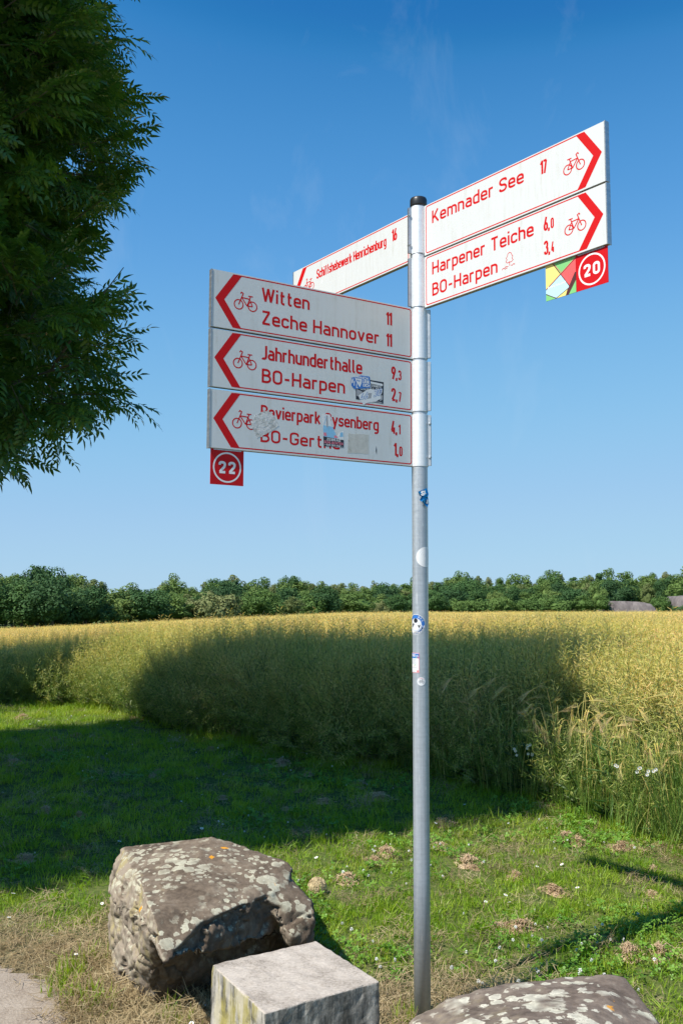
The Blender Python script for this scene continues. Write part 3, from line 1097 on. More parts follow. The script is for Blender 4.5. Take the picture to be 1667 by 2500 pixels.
def weed_mesh(i):
    r_ = random.Random(1300 + i)
    mb = MB()
    for k in range(14):
        a = k * 2.4
        z = 0.05 + 0.035 * k * r_.random()
        L = r_.uniform(0.08, 0.2); wd = L * 0.32
        d = Vector((math.cos(a), math.sin(a), r_.uniform(0.0, 0.7))).normalized(); q = Vector((-math.sin(a), math.cos(a), 0))
        p = Vector((0, 0, z))
        mb.add([tuple(p), tuple(p + d * L * 0.4 - q * wd * 0.5), tuple(p + d * L), tuple(p + d * L * 0.4 + q * wd * 0.5), tuple(p + d * L * 0.45 - Vector((0, 0, 0.012)))],
               [(0, 1, 4), (0, 4, 3), (1, 2, 4), (4, 2, 3)])
    mb.tube([(0, 0, 0), (0, 0, 0.45)], [0.004, 0.002], 4, 0)
    return mb.build('weed_%d' % i, M['weed'], link=False)


tag(scatter('verge_grass', tall, [tall_grass(i) for i in range(4)]), 'uncut tall grass along the foot of the crop', 'grass')
tag(scatter('verge_weeds', weeds, [weed_mesh(i) for i in range(3)]), 'broad leaved green weeds along the shaded crop edge', 'weeds')


# ------------------------------------------------------------------ barley at the right-hand edge
def barley_parts(i):
    r_ = random.Random(1500 + i)
    H = r_.uniform(0.62, 0.95)
    bend = r_.uniform(0.7, 2.7)
    a0 = r_.uniform(0, 6.28)
    pts = [Vector((0, 0, 0))]
    for k in range(1, 9):
        t = k / 8
        pts.append(Vector((0.10 * t * t, 0.0, H * t * (1 - 0.05 * t))))
    d = Vector((math.sin(bend * 0.4), 0, math.cos(bend * 0.4)))
    neck = [pts[-1]]
    ang = bend * 0.4
    for k in range(3):
        ang += bend * 0.30
        neck.append(neck[-1] + Vector((math.sin(ang), 0, math.cos(ang))) * 0.025)
    st = MB()
    st.tube(pts + neck[1:], [0.0028] * 5 + [0.002] * 7, 5, 0)
    lf = []
    for k in range(2):
        m_ = MB()
        blade(m_, pts[2 + 2 * k + 1], r_.uniform(0, 6.28), r_.uniform(0.16, 0.24), 0.011, 0.9, 1.0, 0, 4)
        lf.append(m_)
    ear = MB(); aw = MB()
    p = neck[-1]
    for k in range(12):
        ang += bend * 0.02
        dd = Vector((math.sin(ang), 0, math.cos(ang))); side = Vector((0, 1, 0)); nn_ = dd.cross(side)
        p = p + dd * 0.0065
        for sgn in (-1, 1):
            c = p + side * sgn * 0.004
            pod(ear, c, dd + side * sgn * 0.35, 0.014, 0.0040)
            tip = c + dd * 0.012
            ad = (dd + side * sgn * r_.uniform(0.05, 0.38) + nn_ * r_.gauss(0, 0.12)).normalized()
            L = r_.uniform(0.09, 0.13)
            q = nn_ * 0.0011
            aw.add([tuple(tip - q), tuple(tip + q), tuple(tip + ad * L + dd * 0.01)], [(0, 1, 2)])
    return st, lf, ear, aw


barley_src = []
for i in range(7):
    st, lf, ear, aw = barley_parts(i)
    barley_src.append((st.build('stem', M['stalk'], link=False).data, [q.build('leaf', M['tallgrass'], link=False).data for q in lf],
                       ear.build('ear', M['ear'], link=False).data, aw.build('awns', M['awn'], link=False).data))


def barley(x, y, label, group, s=1.0, i=None):
    i = random.randrange(7) if i is None else i
    st, lf, ear, aw = barley_src[i]
    root = empty('barley_plant', (x, y, ground_h(x, y)), random.uniform(0, 6.28))
    root.rotation_euler = (random.gauss(0.05, 0.10), random.gauss(0, 0.10), random.uniform(0, 6.283))
    root.scale = (s, s, s)
    for nm, d in [('stem', st)] + [('leaf', q) for q in lf] + [('ear', ear)]:
        o = bpy.data.objects.new(nm, d)
        COL.objects.link(o)
        o.parent = root
        if nm == 'ear': eo = o
    o = bpy.data.objects.new('awns', aw)
    COL.objects.link(o)
    o.parent = eo
    tag(root, label, 'barley', group)


for k in range(150):
    x = random.uniform(1.0, 2.75)
    y = edge_y(x) + random.uniform(-0.22, 0.50)
    barley(x, y, 'yellowing barley stalk with long bristly awns in the sunlit crop edge at right', 'sunlit barley plants at the right of the crop edge', random.uniform(0.78, 1.05))
for k in range(26):
    x = random.uniform(-1.3, 1.0)
    y = edge_y(x) + random.uniform(-0.15, 0.25)
    barley(x, y, 'barley stalk with drooping awned ear in the shaded crop edge', 'shaded barley plants in the middle of the crop edge', random.uniform(0.75, 0.95))


# chamomile clumps
def chamomile(px, py, n, label):
    base = at_z(px, py + 90, 0)
    yb = edge_y(base.x) - 0.05
    root = empty('chamomile_plant', (base.x, yb, ground_h(base.x, yb)))
    tag(root, label, 'chamomile')
    stm = MB()
    for k in range(n):
        p = at_y(px + random.uniform(-28, 28), py + random.uniform(-14, 14), yb - 0.08)
        loc = p - root.location
        stm.tube([(loc.x * 0.3, 0, 0), (loc.x * 0.8, loc.y * 0.7, loc.z * 0.6), tuple(loc)], 0.0013, 4)
        mb = MB()
        for j in range(11):
            a = j * 2 * math.pi / 11
            d = Vector((math.cos(a), -0.35, math.sin(a))); q = Vector((-d.z, 0, d.x)) * 0.0021
            mb.add([tuple(loc + d * 0.003 - q), tuple(loc + d * 0.003 + q), tuple(loc + d * 0.010 + q), tuple(loc + d * 0.010 - q)], [(0, 1, 2, 3)], 0)
        mb.add([tuple(loc + Vector((0.0036 * math.cos(a), -0.005, 0.0036 * math.sin(a)))) for a in [0, 1.05, 2.1, 3.14, 4.2, 5.24]], [(0, 1, 2, 3, 4, 5)], 1)
        mb.build('flower', [M['petal'], M['yolk']], root)
    for j in range(10):
        blade(stm, Vector((0, 0, 0.03 * j)), random.uniform(0, 6.28), 0.12, 0.008, 0.8, 1, 0, 3)
    stm.build('stem', M['weed'], root)


chamomile(1278, 1830, 10, 'chamomile with a dense cluster of white daisy flowers in the crop shade')
chamomile(1530, 1875, 3, 'chamomile with few white flowers low among the sunlit barley')
chamomile(1585, 1878, 6, 'chamomile with several white flowers between barley stalks near right edge')


# ------------------------------------------------------------------ stones
def apply_mesh(o):
    dg = bpy.context.evaluated_depsgraph_get()
    return bpy.data.meshes.new_from_object(o.evaluated_get(dg))


def rock(name, hulls, vox, mat, seed, amp=0.010, crack=None):
    bm = bmesh.new()
    for pts in hulls:
        vs = [bm.verts.new(p) for p in pts]
        r = bmesh.ops.convex_hull(bm, input=vs)
        for v in list(r['geom_interior']):
            if isinstance(v, bmesh.types.BMVert) and v.is_valid:
                bm.verts.remove(v)
    bmesh.ops.recalc_face_normals(bm, faces=bm.faces)
    me = bpy.data.meshes.new(name)
    bm.to_mesh(me); bm.free()
    o = bpy.data.objects.new(name, me)
    COL.objects.link(o)
    r = o.modifiers.new('remesh', 'REMESH')
    r.mode = 'VOXEL'
    r.voxel_size = vox
    s = o.modifiers.new('smooth', 'SMOOTH')
    s.iterations = 2
    s.factor = 0.5
    bpy.context.view_layer.update()
    m2 = apply_mesh(o)
    o.modifiers.clear()
    o.data = m2
    bpy.data.meshes.remove(me)
    c0 = sum((v.co for v in m2.vertices), Vector()) / len(m2.vertices)
    nrm = [v.normal.copy() for v in m2.vertices]
    for v, n_ in zip(m2.vertices, nrm):
        p = v.co
        a = noise.fractal(p * 5 + Vector((seed, 0, 0)), 0.9, 2.1, 4)
        rd = 1 - abs(noise.noise(p * 7 + Vector((0, seed, 0))))
        b = noise.fractal(p * 28 + Vector((0, 0, seed)), 0.7, 2.1, 3)
        side = 1 - smooth(0.3, 0.8, n_.z)
        vd, vp = noise.voronoi(p * 8 + Vector((seed, seed, 0)) + Vector((a, b, a)) * 0.25)
        ck = 1 - smooth(0.0, 0.12, vd[1] - vd[0])
        vd2, vp2 = noise.voronoi(p * 30 + Vector((b, a, b)) * 0.4)
        cell = noise.cell(vp[0] * 7.3)
        cell2 = noise.cell(vp2[0] * 9.1)
        d = amp * 0.8 * a - amp * 0.9 * ck * (0.15 + side * (1.0 if n_.y < -0.3 else 0.3)) + amp * 1.5 * (cell - 0.5) * (0.12 + side * (1.0 if n_.y < -0.3 else 0.4)) + amp * 0.16 * (cell2 - 0.5) * (0.3 + side) + amp * 0.55 * b * (0.4 + side)
        if crack: d += crack(p, n_)
        v.co = p + n_ * d
    m2.materials.clear()
    m2.materials.append(mat)
    m2.polygons.foreach_set('use_smooth', [True] * len(m2.polygons))
    m2.transform(Matrix.Translation(-Vector((c0.x, c0.y, 0))))
    o.location = (c0.x, c0.y, 0)
    return o


Z = at_z
up = [Z(298, 2070, .44), Z(340, 2100, .445), Z(346, 2165, .425), Z(373, 2233, .40), Z(395, 2064, .46), Z(450, 2054, .47), Z(520, 2044, .49), Z(600, 2064, .47),
      Z(645, 2087, .45), Z(700, 2100, .44), Z(722, 2118, .42), Z(700, 2172, .375), Z(655, 2186, .375), Z(560, 2225, .375), Z(500, 2246, .37), Z(434, 2238, .385),
      Z(405, 2352, .285), Z(366, 2276, .345), Z(511, 2330, .255), Z(560, 2305, .26), Z(660, 2290, .22), Z(272, 2120, .37), Z(283, 2200, .30)]
step = [Z(700, 2165, .38), Z(745, 2178, .36), Z(770, 2205, .33), Z(772, 2240, .29), Z(765, 2300, .20), Z(720, 2310, .20), Z(650, 2200, .36), Z(690, 2120, .40), Z(748, 2350, .0), Z(600, 2200, .2), Z(755, 2260, -.05) + Vector((0, .35, 0)), Z(650, 2300, -.05)]
backs = [Vector((-.95, 4.12, .30)), Vector((-.25, 4.15, .2)), Vector((-.55, 4.2, .35)), Vector((-.2, 3.9, .3))]
body = [Z(272, 2120, .37), Z(283, 2200, .28), Z(285, 2300, .13), Z(290, 2400, .02), Z(300, 2432, -.03), Z(388, 2468, -.03), Z(400, 2385, .12), Z(366, 2290, .30),
        Z(420, 2400, .10), Z(520, 2370, .10), Z(640, 2330, .10), Z(730, 2290, .12), Z(740, 2330, -.04), Z(560, 2400, -.05),
        Vector((-.98, 4.1, -.05)), Vector((-.2, 4.15, -.05)), Vector((-.95, 4.12, .32)), Vector((-.25, 4.1, .2)), Z(346, 2150, .40), Z(500, 2120, .38)]
bl = rock('boulder', [up + backs, step, body], 0.0085, M['rock'], 3.3)
tag(bl, 'large lichen spotted brown boulder left of the pale stone block', 'boulder')

r2 = [Z(1003, 2493, .30), Z(1100, 2434, .335), Z(1170, 2410, .35), Z(1240, 2394, .36), Z(1330, 2388, .37), Z(1400, 2386, .375), Z(1500, 2374, .385), Z(1528, 2380, .385), Z(1540, 2425, .37),
      Z(1560, 2490, .35), Z(1575, 2600, .30), Z(1300, 2500, .42), Z(1450, 2470, .41), Z(1150, 2520, .38), Z(1400, 2640, .42), Z(1100, 2640, .38)]
r2b = [Vector((.10, 2.85, -.05)), Vector((.35, 2.98, -.05)), Vector((.95, 2.98, -.05)), Vector((1.02, 2.5, -.05)), Vector((.90, 2.15, -.05)), Vector((.2, 2.15, -.05)),
       Vector((.13, 2.6, .2)), Vector((.9, 2.2, .3)), Vector((.25, 2.2, .28)), Vector((.97, 2.8, .2))]
br = rock('boulder', [r2 + r2b], 0.0085, M['rock2'], 8.1, 0.007)
tag(br, 'brown boulder with large pale lichen patches in front of the signpost foot', 'boulder')

# square stone block
A, B_, C_, D_ = Vector((-.386, 2.909, 0)), Vector((-.077, 3.105, 0)), Vector((.114, 2.788, 0)), Vector((-.199, 2.576, 0))
bm = bmesh.new()
lo = [bm.verts.new(q + Vector((0, 0, -.04))) for q in (A, D_, C_, B_)]
hi = [bm.verts.new(q + Vector((0, 0, .40))) for q in (A, D_, C_, B_)]
bm.faces.new(lo[::-1]); bm.faces.new(hi)
for k in range(4):
    bm.faces.new((lo[k], lo[(k + 1) % 4], hi[(k + 1) % 4], hi[k]))
bmesh.ops.recalc_face_normals(bm, faces=bm.faces)
bmesh.ops.bevel(bm, geom=list(bm.edges), offset=0.005, segments=3, affect='EDGES', profile=0.55)
bmesh.ops.triangulate(bm, faces=[f for f in bm.faces if len(f.verts) > 4])
for _ in range(3):
    bmesh.ops.subdivide_edges(bm, edges=[e for e in bm.edges if e.calc_length() > 0.02], cuts=2, use_grid_fill=True)
bm.normal_update()
for v in bm.verts:
    edge_ = 1.0 if max(abs(v.normal.x), abs(v.normal.y), abs(v.normal.z)) < 0.9 or (v.normal.z < .9 and v.co.z > .392) else 0.0
    ch_ = max(0.0, noise.noise(v.co * 22) - 0.12)
    v.co += v.normal * (0.0018 * noise.fractal(v.co * 30, 0.8, 2, 3) + 0.0012 * noise.noise(v.co * 8) - 0.010 * ch_ * edge_)
me = bpy.data.meshes.new('stone_block')
bm.to_mesh(me); bm.free()
me.transform(Matrix.Translation((.137, -2.845, 0)))
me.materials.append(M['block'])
ob = bpy.data.objects.new('stone_block', me)
ob.location = (-.137, 2.845, 0)
COL.objects.link(ob)
tag(ob, 'square cut pale grey stone block with flat top between the two boulders', 'stone block')

# ------------------------------------------------------------------ signpost: stroke lettering
GL = {
    'A': (.52, [[(0, 0), (.22, 1)], [(.52, 0), (.30, 1)], [(.17, .93), (.35, .93)], [(.08, .27), (.44, .27)]]),
    'B': (.42, [[(0, 0), (0, 1)], [(0, .93), (.38, .93, .2), (.38, .53, .19), (0, .53)], [(0, .53), (.42, .53, .21), (.42, .07, .22), (0, .07)]]),
    'C': (.42, [[(.42, .70), (.42, .93, .2), (0, .93, .2), (0, .07, .2), (.42, .07, .2), (.42, .30)]]),
    'D': (.43, [[(0, 0), (0, 1)], [(0, .93), (.43, .93, .23), (.43, .07, .23), (0, .07)]]),
    'E': (.37, [[(.37, .93), (0, .93), (0, .07), (.37, .07)], [(0, .5), (.32, .5)]]),
    'F': (.36, [[(.36, .93), (0, .93), (0, 0)], [(0, .5), (.31, .5)]]),
    'G': (.44, [[(.44, .70), (.44, .93, .2), (0, .93, .2), (0, .07, .2), (.44, .07, .2), (.44, .46), (.24, .46)]]),
    'H': (.44, [[(0, 0), (0, 1)], [(.44, 0), (.44, 1)], [(0, .5), (.44, .5)]]),
    'I': (.02, [[(.01, 0), (.01, 1)]]),
    'J': (.27, [[(.27, 1), (.27, .07, .18), (0, .07, .05), (-.02, .10)]]),
    'K': (.44, [[(0, 0), (0, 1)], [(.41, 1), (.04, .36)], [(.14, .55), (.45, 0)]]),
    'L': (.36, [[(0, 1), (0, .07), (.36, .07)]]),
    'M': (.54, [[(0, 0), (0, 1)], [(.54, 0), (.54, 1)], [(.01, .97), (.27, .35)], [(.53, .97), (.27, .35)]]),
    'N': (.44, [[(0, 0), (0, 1)], [(.44, 0), (.44, 1)], [(.01, .97), (.43, .03)]]),
    'O': (.44, ['c', [(0, .07, .21), (.44, .07, .21), (.44, .93, .21), (0, .93, .21)]]),
    'P': (.42, [[(0, 0), (0, 1)], [(0, .93), (.42, .93, .22), (.42, .47, .22), (0, .47)]]),
    'R': (.43, [[(0, 0), (0, 1)], [(0, .93), (.42, .93, .22), (.42, .47, .22), (0, .47)], [(.22, .47), (.44, 0)]]),
    'S': (.42, [[(.42, .74), (.42, .93, .19), (0, .93, .2), (0, .53, .19), (.42, .47, .19), (.42, .07, .2), (0, .07, .19), (0, .26)]]),
    'T': (.48, [[(0, .93), (.48, .93)], [(.24, 0), (.24, .93)]]),
    'U': (.44, [[(0, 1), (0, .07, .21), (.44, .07, .21), (.44, 1)]]),
    'V': (.50, [[(0, 1), (.25, .03)], [(.5, 1), (.25, .03)]]),
    'W': (.70, [[(0, 1), (.18, .02)], [(.18, .02), (.35, .98)], [(.35, .98), (.52, .02)], [(.52, .02), (.70, 1)]]),
    'Z': (.44, [[(0, .93), (.44, .93)], [(.41, .93), (.03, .07)], [(0, .07), (.45, .07)]]),
    'a': (.36, [[(.02, .65), (.36, .65, .17), (.36, 0)], [(.36, .40), (0, .40, .165), (0, .07, .165), (.36, .07)]]),
    'b': (.36, [[(0, 0), (0, 1)], [(0, .65), (.36, .65, .17), (.36, .07, .17), (0, .07)]]),
    'c': (.34, [[(.34, .50), (.34, .65, .16), (0, .65, .17), (0, .07, .17), (.34, .07, .16), (.34, .22)]]),
    'd': (.36, [[(.36, 0), (.36, 1)], [(.36, .65), (0, .65, .17), (0, .07, .17), (.36, .07)]]),
    'e': (.36, [[(0, .36), (.36, .36), (.36, .65, .17), (0, .65, .17), (0, .07, .17), (.36, .07, .15), (.36, .16)]]),
    'f': (.26, [[(.09, 0), (.09, .93, .15), (.28, .93)], [(0, .65), (.26, .65)]]),
    'g': (.36, [[(.36, .65), (0, .65, .17), (0, .07, .17), (.36, .07)], [(.36, .72), (.36, -.21, .17), (.04, -.21)]]),
    'h': (.36, [[(0, 0), (0, 1)], [(0, .65), (.36, .65, .18), (.36, 0)]]),
    'i': (.02, [[(.01, 0), (.01, .72)], [(.01, .85), (.01, 1)]]),
    'k': (.36, [[(0, 0), (0, 1)], [(.33, .72), (.03, .26)], [(.12, .42), (.36, 0)]]),
    'l': (.12, [[(0, 1), (0, .07, .1), (.14, .07)]]),
    'm': (.62, [[(0, 0), (0, .72)], [(0, .65), (.31, .65, .16), (.31, 0)], [(.31, .65), (.62, .65, .16), (.62, 0)]]),
    'n': (.36, [[(0, 0), (0, .72)], [(0, .65), (.36, .65, .18), (.36, 0)]]),
    'o': (.36, ['c', [(0, .07, .17), (.36, .07, .17), (.36, .65, .17), (0, .65, .17)]]),
    'p': (.36, [[(0, -.28), (0, .72)], [(0, .65), (.36, .65, .17), (.36, .07, .17), (0, .07)]]),
    'r': (.24, [[(0, 0), (0, .72)], [(0, .50), (0, .65, .13), (.25, .65)]]),
    's': (.32, [[(.32, .54), (.32, .65, .1), (0, .65, .14), (0, .38, .13), (.32, .34, .13), (.32, .07, .14), (0, .07, .1), (0, .19)]]),
    't': (.26, [[(.09, .95), (.09, .07, .13), (.27, .07)], [(0, .65), (.26, .65)]]),
    'u': (.36, [[(0, .72), (0, .07, .18), (.36, .07)], [(.36, 0), (.36, .72)]]),
    'v': (.38, [[(0, .72), (.19, .02)], [(.38, .72), (.19, .02)]]),
    'w': (.60, [[(0, .72), (.15, .02)], [(.15, .02), (.30, .70)], [(.30, .70), (.45, .02)], [(.45, .02), (.60, .72)]]),
    'y': (.40, [[(0, .72), (.21, .04)], [(.40, .72), (.15, -.21), (.03, -.21)]]),
    '0': (.38, ['c', [(0, .07, .19), (.38, .07, .19), (.38, .93, .19), (0, .93, .19)]]),
    '1': (.24, [[(.24, 0), (.24, 1)], [(.24, .95), (.02, .73)]]),
    '2': (.38, [[(0, .70), (0, .93, .19), (.38, .93, .19), (.38, .60, .14), (.02, .10)], [(-.02, .07), (.42, .07)]]),
    '3': (.38, [[(0, .76), (0, .93, .17), (.36, .93, .18), (.36, .53, .17), (.14, .53)], [(.14, .53), (.38, .53, .18), (.38, .07, .19), (0, .07, .18), (0, .25)]]),
    '4': (.40, [[(.24, 1), (.0, .24)], [(-.05, .22), (.44, .22)], [(.31, 0), (.31, .50)]]),
    '6': (.38, [[(.28, 1), (.04, .42)], 'c', [(0, .07, .19), (.38, .07, .19), (.38, .54, .19), (0, .54, .19)]]),
    '7': (.38, [[(-.02, .93), (.40, .93)], [(.38, .93), (.12, 0)]]),
    '8': (.38, ['c', [(0, .07, .19), (.38, .07, .19), (.38, .53, .19), (0, .53, .19)], 'c', [(.02, .53, .17), (.36, .53, .17), (.36, .93, .17), (.02, .93, .17)]]),
    '9': (.38, ['c', [(0, .46, .19), (.38, .46, .19), (.38, .93, .19), (0, .93, .19)], [(.34, .58), (.10, 0)]]),
    ',': (.05, [[(.05, .14), (.0, -.10)]]),
    '-': (.28, [[(0, .42), (.28, .42)]]),
    "'": (.0, [[(0, 1), (0, .75)]]),
}


def round_path(pts, closed, sx):
    n = len(pts)
    P = [(p[0] * sx, p[1]) for p in pts]
    out = []
    for i in range(n):
        r = pts[i][2] if len(pts[i]) > 2 else 0
        if r <= 0 or (not closed and i in (0, n - 1)):
            out.append(P[i]); continue
        p = np.array(P[i]); a = np.array(P[i - 1]) - p; b = np.array(P[(i + 1) % n]) - p
        la, lb = np.linalg.norm(a), np.linalg.norm(b)
        ra = min(r * (sx if abs(a[0]) > abs(a[1]) else 1), la * 0.499); rb = min(r * (sx if abs(b[0]) > abs(b[1]) else 1), lb * 0.499)
        s, e = p + a / la * ra, p + b / lb * rb
        k = 7
        for j in range(k + 1):
            t = j / k
            # conic with weight ~ 0.707 gives a true quarter ellipse
            w = 0.7071
            den = (1 - t) ** 2 + 2 * w * t * (1 - t) + t * t
            q = ((1 - t) ** 2 * s + 2 * w * t * (1 - t) * p + t * t * e) / den
            out.append((q[0], q[1]))
    return out


def stroke(mb, pts, w, z, closed=False, T=None, m=0):
    """flat ribbon along pts (2-D) at height z; T maps (x, y, z) to a 3-D point"""
    cl = [pts[0]]
    for p in pts[1:]:
        if math.hypot(p[0] - cl[-1][0], p[1] - cl[-1][1]) > 1e-6: cl.append(p)
    pts = cl
    if closed and math.hypot(pts[0][0] - pts[-1][0], pts[0][1] - pts[-1][1]) < 1e-6: pts = pts[:-1]
    n = len(pts)
    vs = []
    for i in range(n):
        p = np.array(pts[i], float)
        a = np.array(pts[i - 1], float) if (i > 0 or closed) else None
        b = np.array(pts[(i + 1) % n], float) if (i < n - 1 or closed) else None
        d1 = (p - a) / np.linalg.norm(p - a) if a is not None else None
        d2 = (b - p) / np.linalg.norm(b - p) if b is not None else None
        if d1 is None: d1 = d2
        if d2 is None: d2 = d1
        n1 = np.array((-d1[1], d1[0])); n2 = np.array((-d2[1], d2[0]))
        nn_ = n1 + n2
        l_ = np.linalg.norm(nn_)
        nn_ = n1 if l_ < 1e-6 else nn_ / l_
        k = min(1.8, 1 / max(0.2, float(nn_ @ n1)))
        for s in (0.5, -0.5):
            q = p + nn_ * k * w * s
            vs.append(T(q[0], q[1], z) if T else (q[0], q[1], z))
    fs = []
    for i in range(n if closed else n - 1):
        j = (i + 1) % n
        fs.append((2 * i, 2 * i + 1, 2 * j + 1, 2 * j))
    mb.add(vs, fs, m)


def text_width(t, sp=.205):
    return sum((.30 if c == ' ' else GL[c][0] + sp) for c in t) - sp


def text(mb, t, x0, y0, cap, width=None, w=.165, z=.0006, slant=0.0, T=None, m=0, sp=.205, sxx=None):
    """lettering from x0 (left) with its baseline at y0; squeezed to `width`"""
    nat = text_width(t, sp) * cap
    sx = (width - w * cap) / nat if width else (sxx or 1.0)
    x = x0 / cap + w * 0.5
    k = 0
    for ch in t:
        if ch == ' ':
            x += .30 * sx; continue
        W_, strokes = GL[ch]
        closed = False
        for s in strokes:
            if s == 'c':
                closed = True; continue
            pts = round_path(s, closed, sx)
            pp = [((x + px + slant * py) * cap, y0 + py * cap) for px, py in pts]
            stroke(mb, pp, w * cap, z + 0.00006 * (k % 4), closed, T, m)
            closed = False
            k += 1
        x += (W_ + sp) * sx


def poly(mb, pts, z, m=0, T=None):
    vs = [(T(p[0], p[1], z) if T else (p[0], p[1], z)) for p in pts]
    mb.add(vs, [tuple(range(len(pts)))], m)


def slab(mb, pts, z0, z1, m=0, T=None):
    T = T or (lambda a, b, c: (a, b, c))
    n = len(pts)
    vs = [T(p[0], p[1], z0) for p in pts] + [T(p[0], p[1], z1) for p in pts]
    fs = [tuple(range(n - 1, -1, -1)), tuple(range(n, 2 * n))] + [(k, (k + 1) % n, n + (k + 1) % n, n + k) for k in range(n)]
    mb.add(vs, fs, m)


POLE = Vector((0.2936, 3.4709, 0))
post = empty('signpost', POLE)
tag(post, 'grey steel cycle route signpost with six white and red arrow signs', 'signpost')


def add_part(mb, name, mats, parent, sm=False, mtx=None):
    o = mb.build(name, mats, parent, sm)
    if mtx is not None: o.matrix_local = mtx
    elif parent.name.startswith('sign_panel') and name != 'end_rail': o.scale = (1, 1, .28)   # film-thin print and paper
    return o


# pole with a slight weld seam, cap, sleeves
mb = MB()
N = 48
mb.tube([(0, 0, z) for z in (-0.1, 0.5, 1.0, 1.5, 2.0, 2.5, 3.005)], 0.0298, N)
add_part(mb, 'pole', M['zinc'], post, True)
mb = MB()
mb.tube([(0, 0, 3.004), (0, 0, 3.008), (0, 0, 3.030), (0, 0, 3.037), (0, 0, 3.041)], [0.0320, 0.0330, 0.0330, 0.0305, 0.020], N)
add_part(mb, 'pole_cap', M['cap'], post, True)


def sleeve(z0, z1, flange_az, screws=True, face=1):
    mb = MB()
    a0 = flange_az
    n = 44
    r0, r1 = 0.0300, 0.0318
    vs = []
    for z in (z0, z1):
        for r in (r1, r0):
            for k in range(n + 1):
                a = a0 + 0.10 + (2 * math.pi - 0.20) * k / n
                vs.append((r * math.cos(a), r * math.sin(a), z))
    q = n + 1
    fs = []
    for k in range(n):
        fs.append((k, k + 1, 2 * q + k + 1, 2 * q + k))
        fs.append((q + k + 1, q + k, 3 * q + k, 3 * q + k + 1))
        fs.append((k + 1, k, q + k, q + k + 1))
        fs.append((2 * q + k, 2 * q + k + 1, 3 * q + k + 1, 3 * q + k))
    mb.add(vs, fs)
    s = add_part(mb, 'clamp_sleeve', M['sleeve'], post, False)
    s.data.polygons.foreach_set('use_smooth', [abs(p.normal.z) < 0.5 for p in s.data.polygons])
    s.data.polygons.foreach_set('use_smooth', [abs(p.normal.z) < 0.5 for p in s.data.polygons])
    bms = bmesh.new(); bms.from_mesh(s.data)
    bmesh.ops.split_edges(bms, edges=[e for e in bms.edges if len(e.link_faces) == 2 and e.calc_face_angle(0) > 0.7])
    bms.to_mesh(s.data); bms.free()
    rot = Matrix.Rotation(a0, 4, 'Z')
    for sg in (-1, 1):
        f = MB()
        f.box((0.0302, sg * 0.0034 - 0.0010, z0 + 0.003), (0.0445, sg * 0.0034 + 0.0010, z1 - 0.003))
        add_part(f, 'flange', M['alu'], s, False, rot)
    if screws:
        for z in (z0 + 0.035, z1 - 0.035):
            f = MB()
            f.tube([(0.040, -0.009, z), (0.040, -0.0055, z)], [0.0040, 0.0055], 10)
            f.tube([(0.040, -0.0055, z), (0.040, 0.012, z)], 0.0024, 6)
            f.tube([(0.040, 0.0046, z), (0.040, 0.0085, z)], 0.0050, 6)
            add_part(f, 'screw', M['zinc'], s, False, rot)


sleeve(2.812, 2.998, R(200))
sleeve(2.603, 2.797, R(200), False)
sleeve(2.402, 2.595, R(-20), False)
sleeve(2.199, 2.393, R(-20), False)
sleeve(1.990, 2.188, R(-20))

L_, HT = 0.8209, 0.198
SOFF = {'R': 0.0314, 'L': 0.0280, 'F': 0.0495}
AZ = {'R': R(-51.6), 'L': R(210.9), 'F': R(126.5)}
THK = 0.018


def sign_matrix(kind, z0):
    a, off = AZ[kind], SOFF[kind]
    ux = Vector((math.cos(a), math.sin(a), 0))
    if kind == 'R':
        xd = ux; org = ux * off
    else:
        xd = -ux; org = ux * (off + L_)
    zd = xd.cross(Vector((0, 0, 1)))
    return Matrix(((xd.x, 0, zd.x, org.x), (xd.y, 0, zd.y, org.y), (0, 1, 0, z0), (0, 0, 0, 1)))


def bicycle(mb, x0, y0, s, mirror, T=None, lw=.045, z=.0006, m=0):
    """outline bicycle, s = overall length; mirror=True puts the front wheel at the right"""
    def q(x, y):
        x = 1.02 - x if mirror else x
        return (x0 + x * s / 1.02, y0 + y * s / 1.02)
    w = lw * s
    k = 0
    for cx in (.21, .81):
        pts = [q(cx + .19 * math.cos(a), .21 + .19 * math.sin(a)) for a in [2 * math.pi * i / 28 for i in range(28)]]
        stroke(mb, pts, w, z + .00006 * k, True, T, m); k += 1
    for ln in ([(.21, .21), (.37, .60), (.40, .68), (.33, .72), (.28, .66)], [(.34, .51), (.70, .49)], [(.34, .51), (.57, .20)], [(.57, .19), (.72, .60)],
               [(.57, .20), (.81, .21)], [(.69, .46), (.81, .21)], [(.62, .61), (.82, .61)]):
        stroke(mb, [q(*p) for p in ln], w, z + .00006 * (k % 5), False, T, m); k += 1


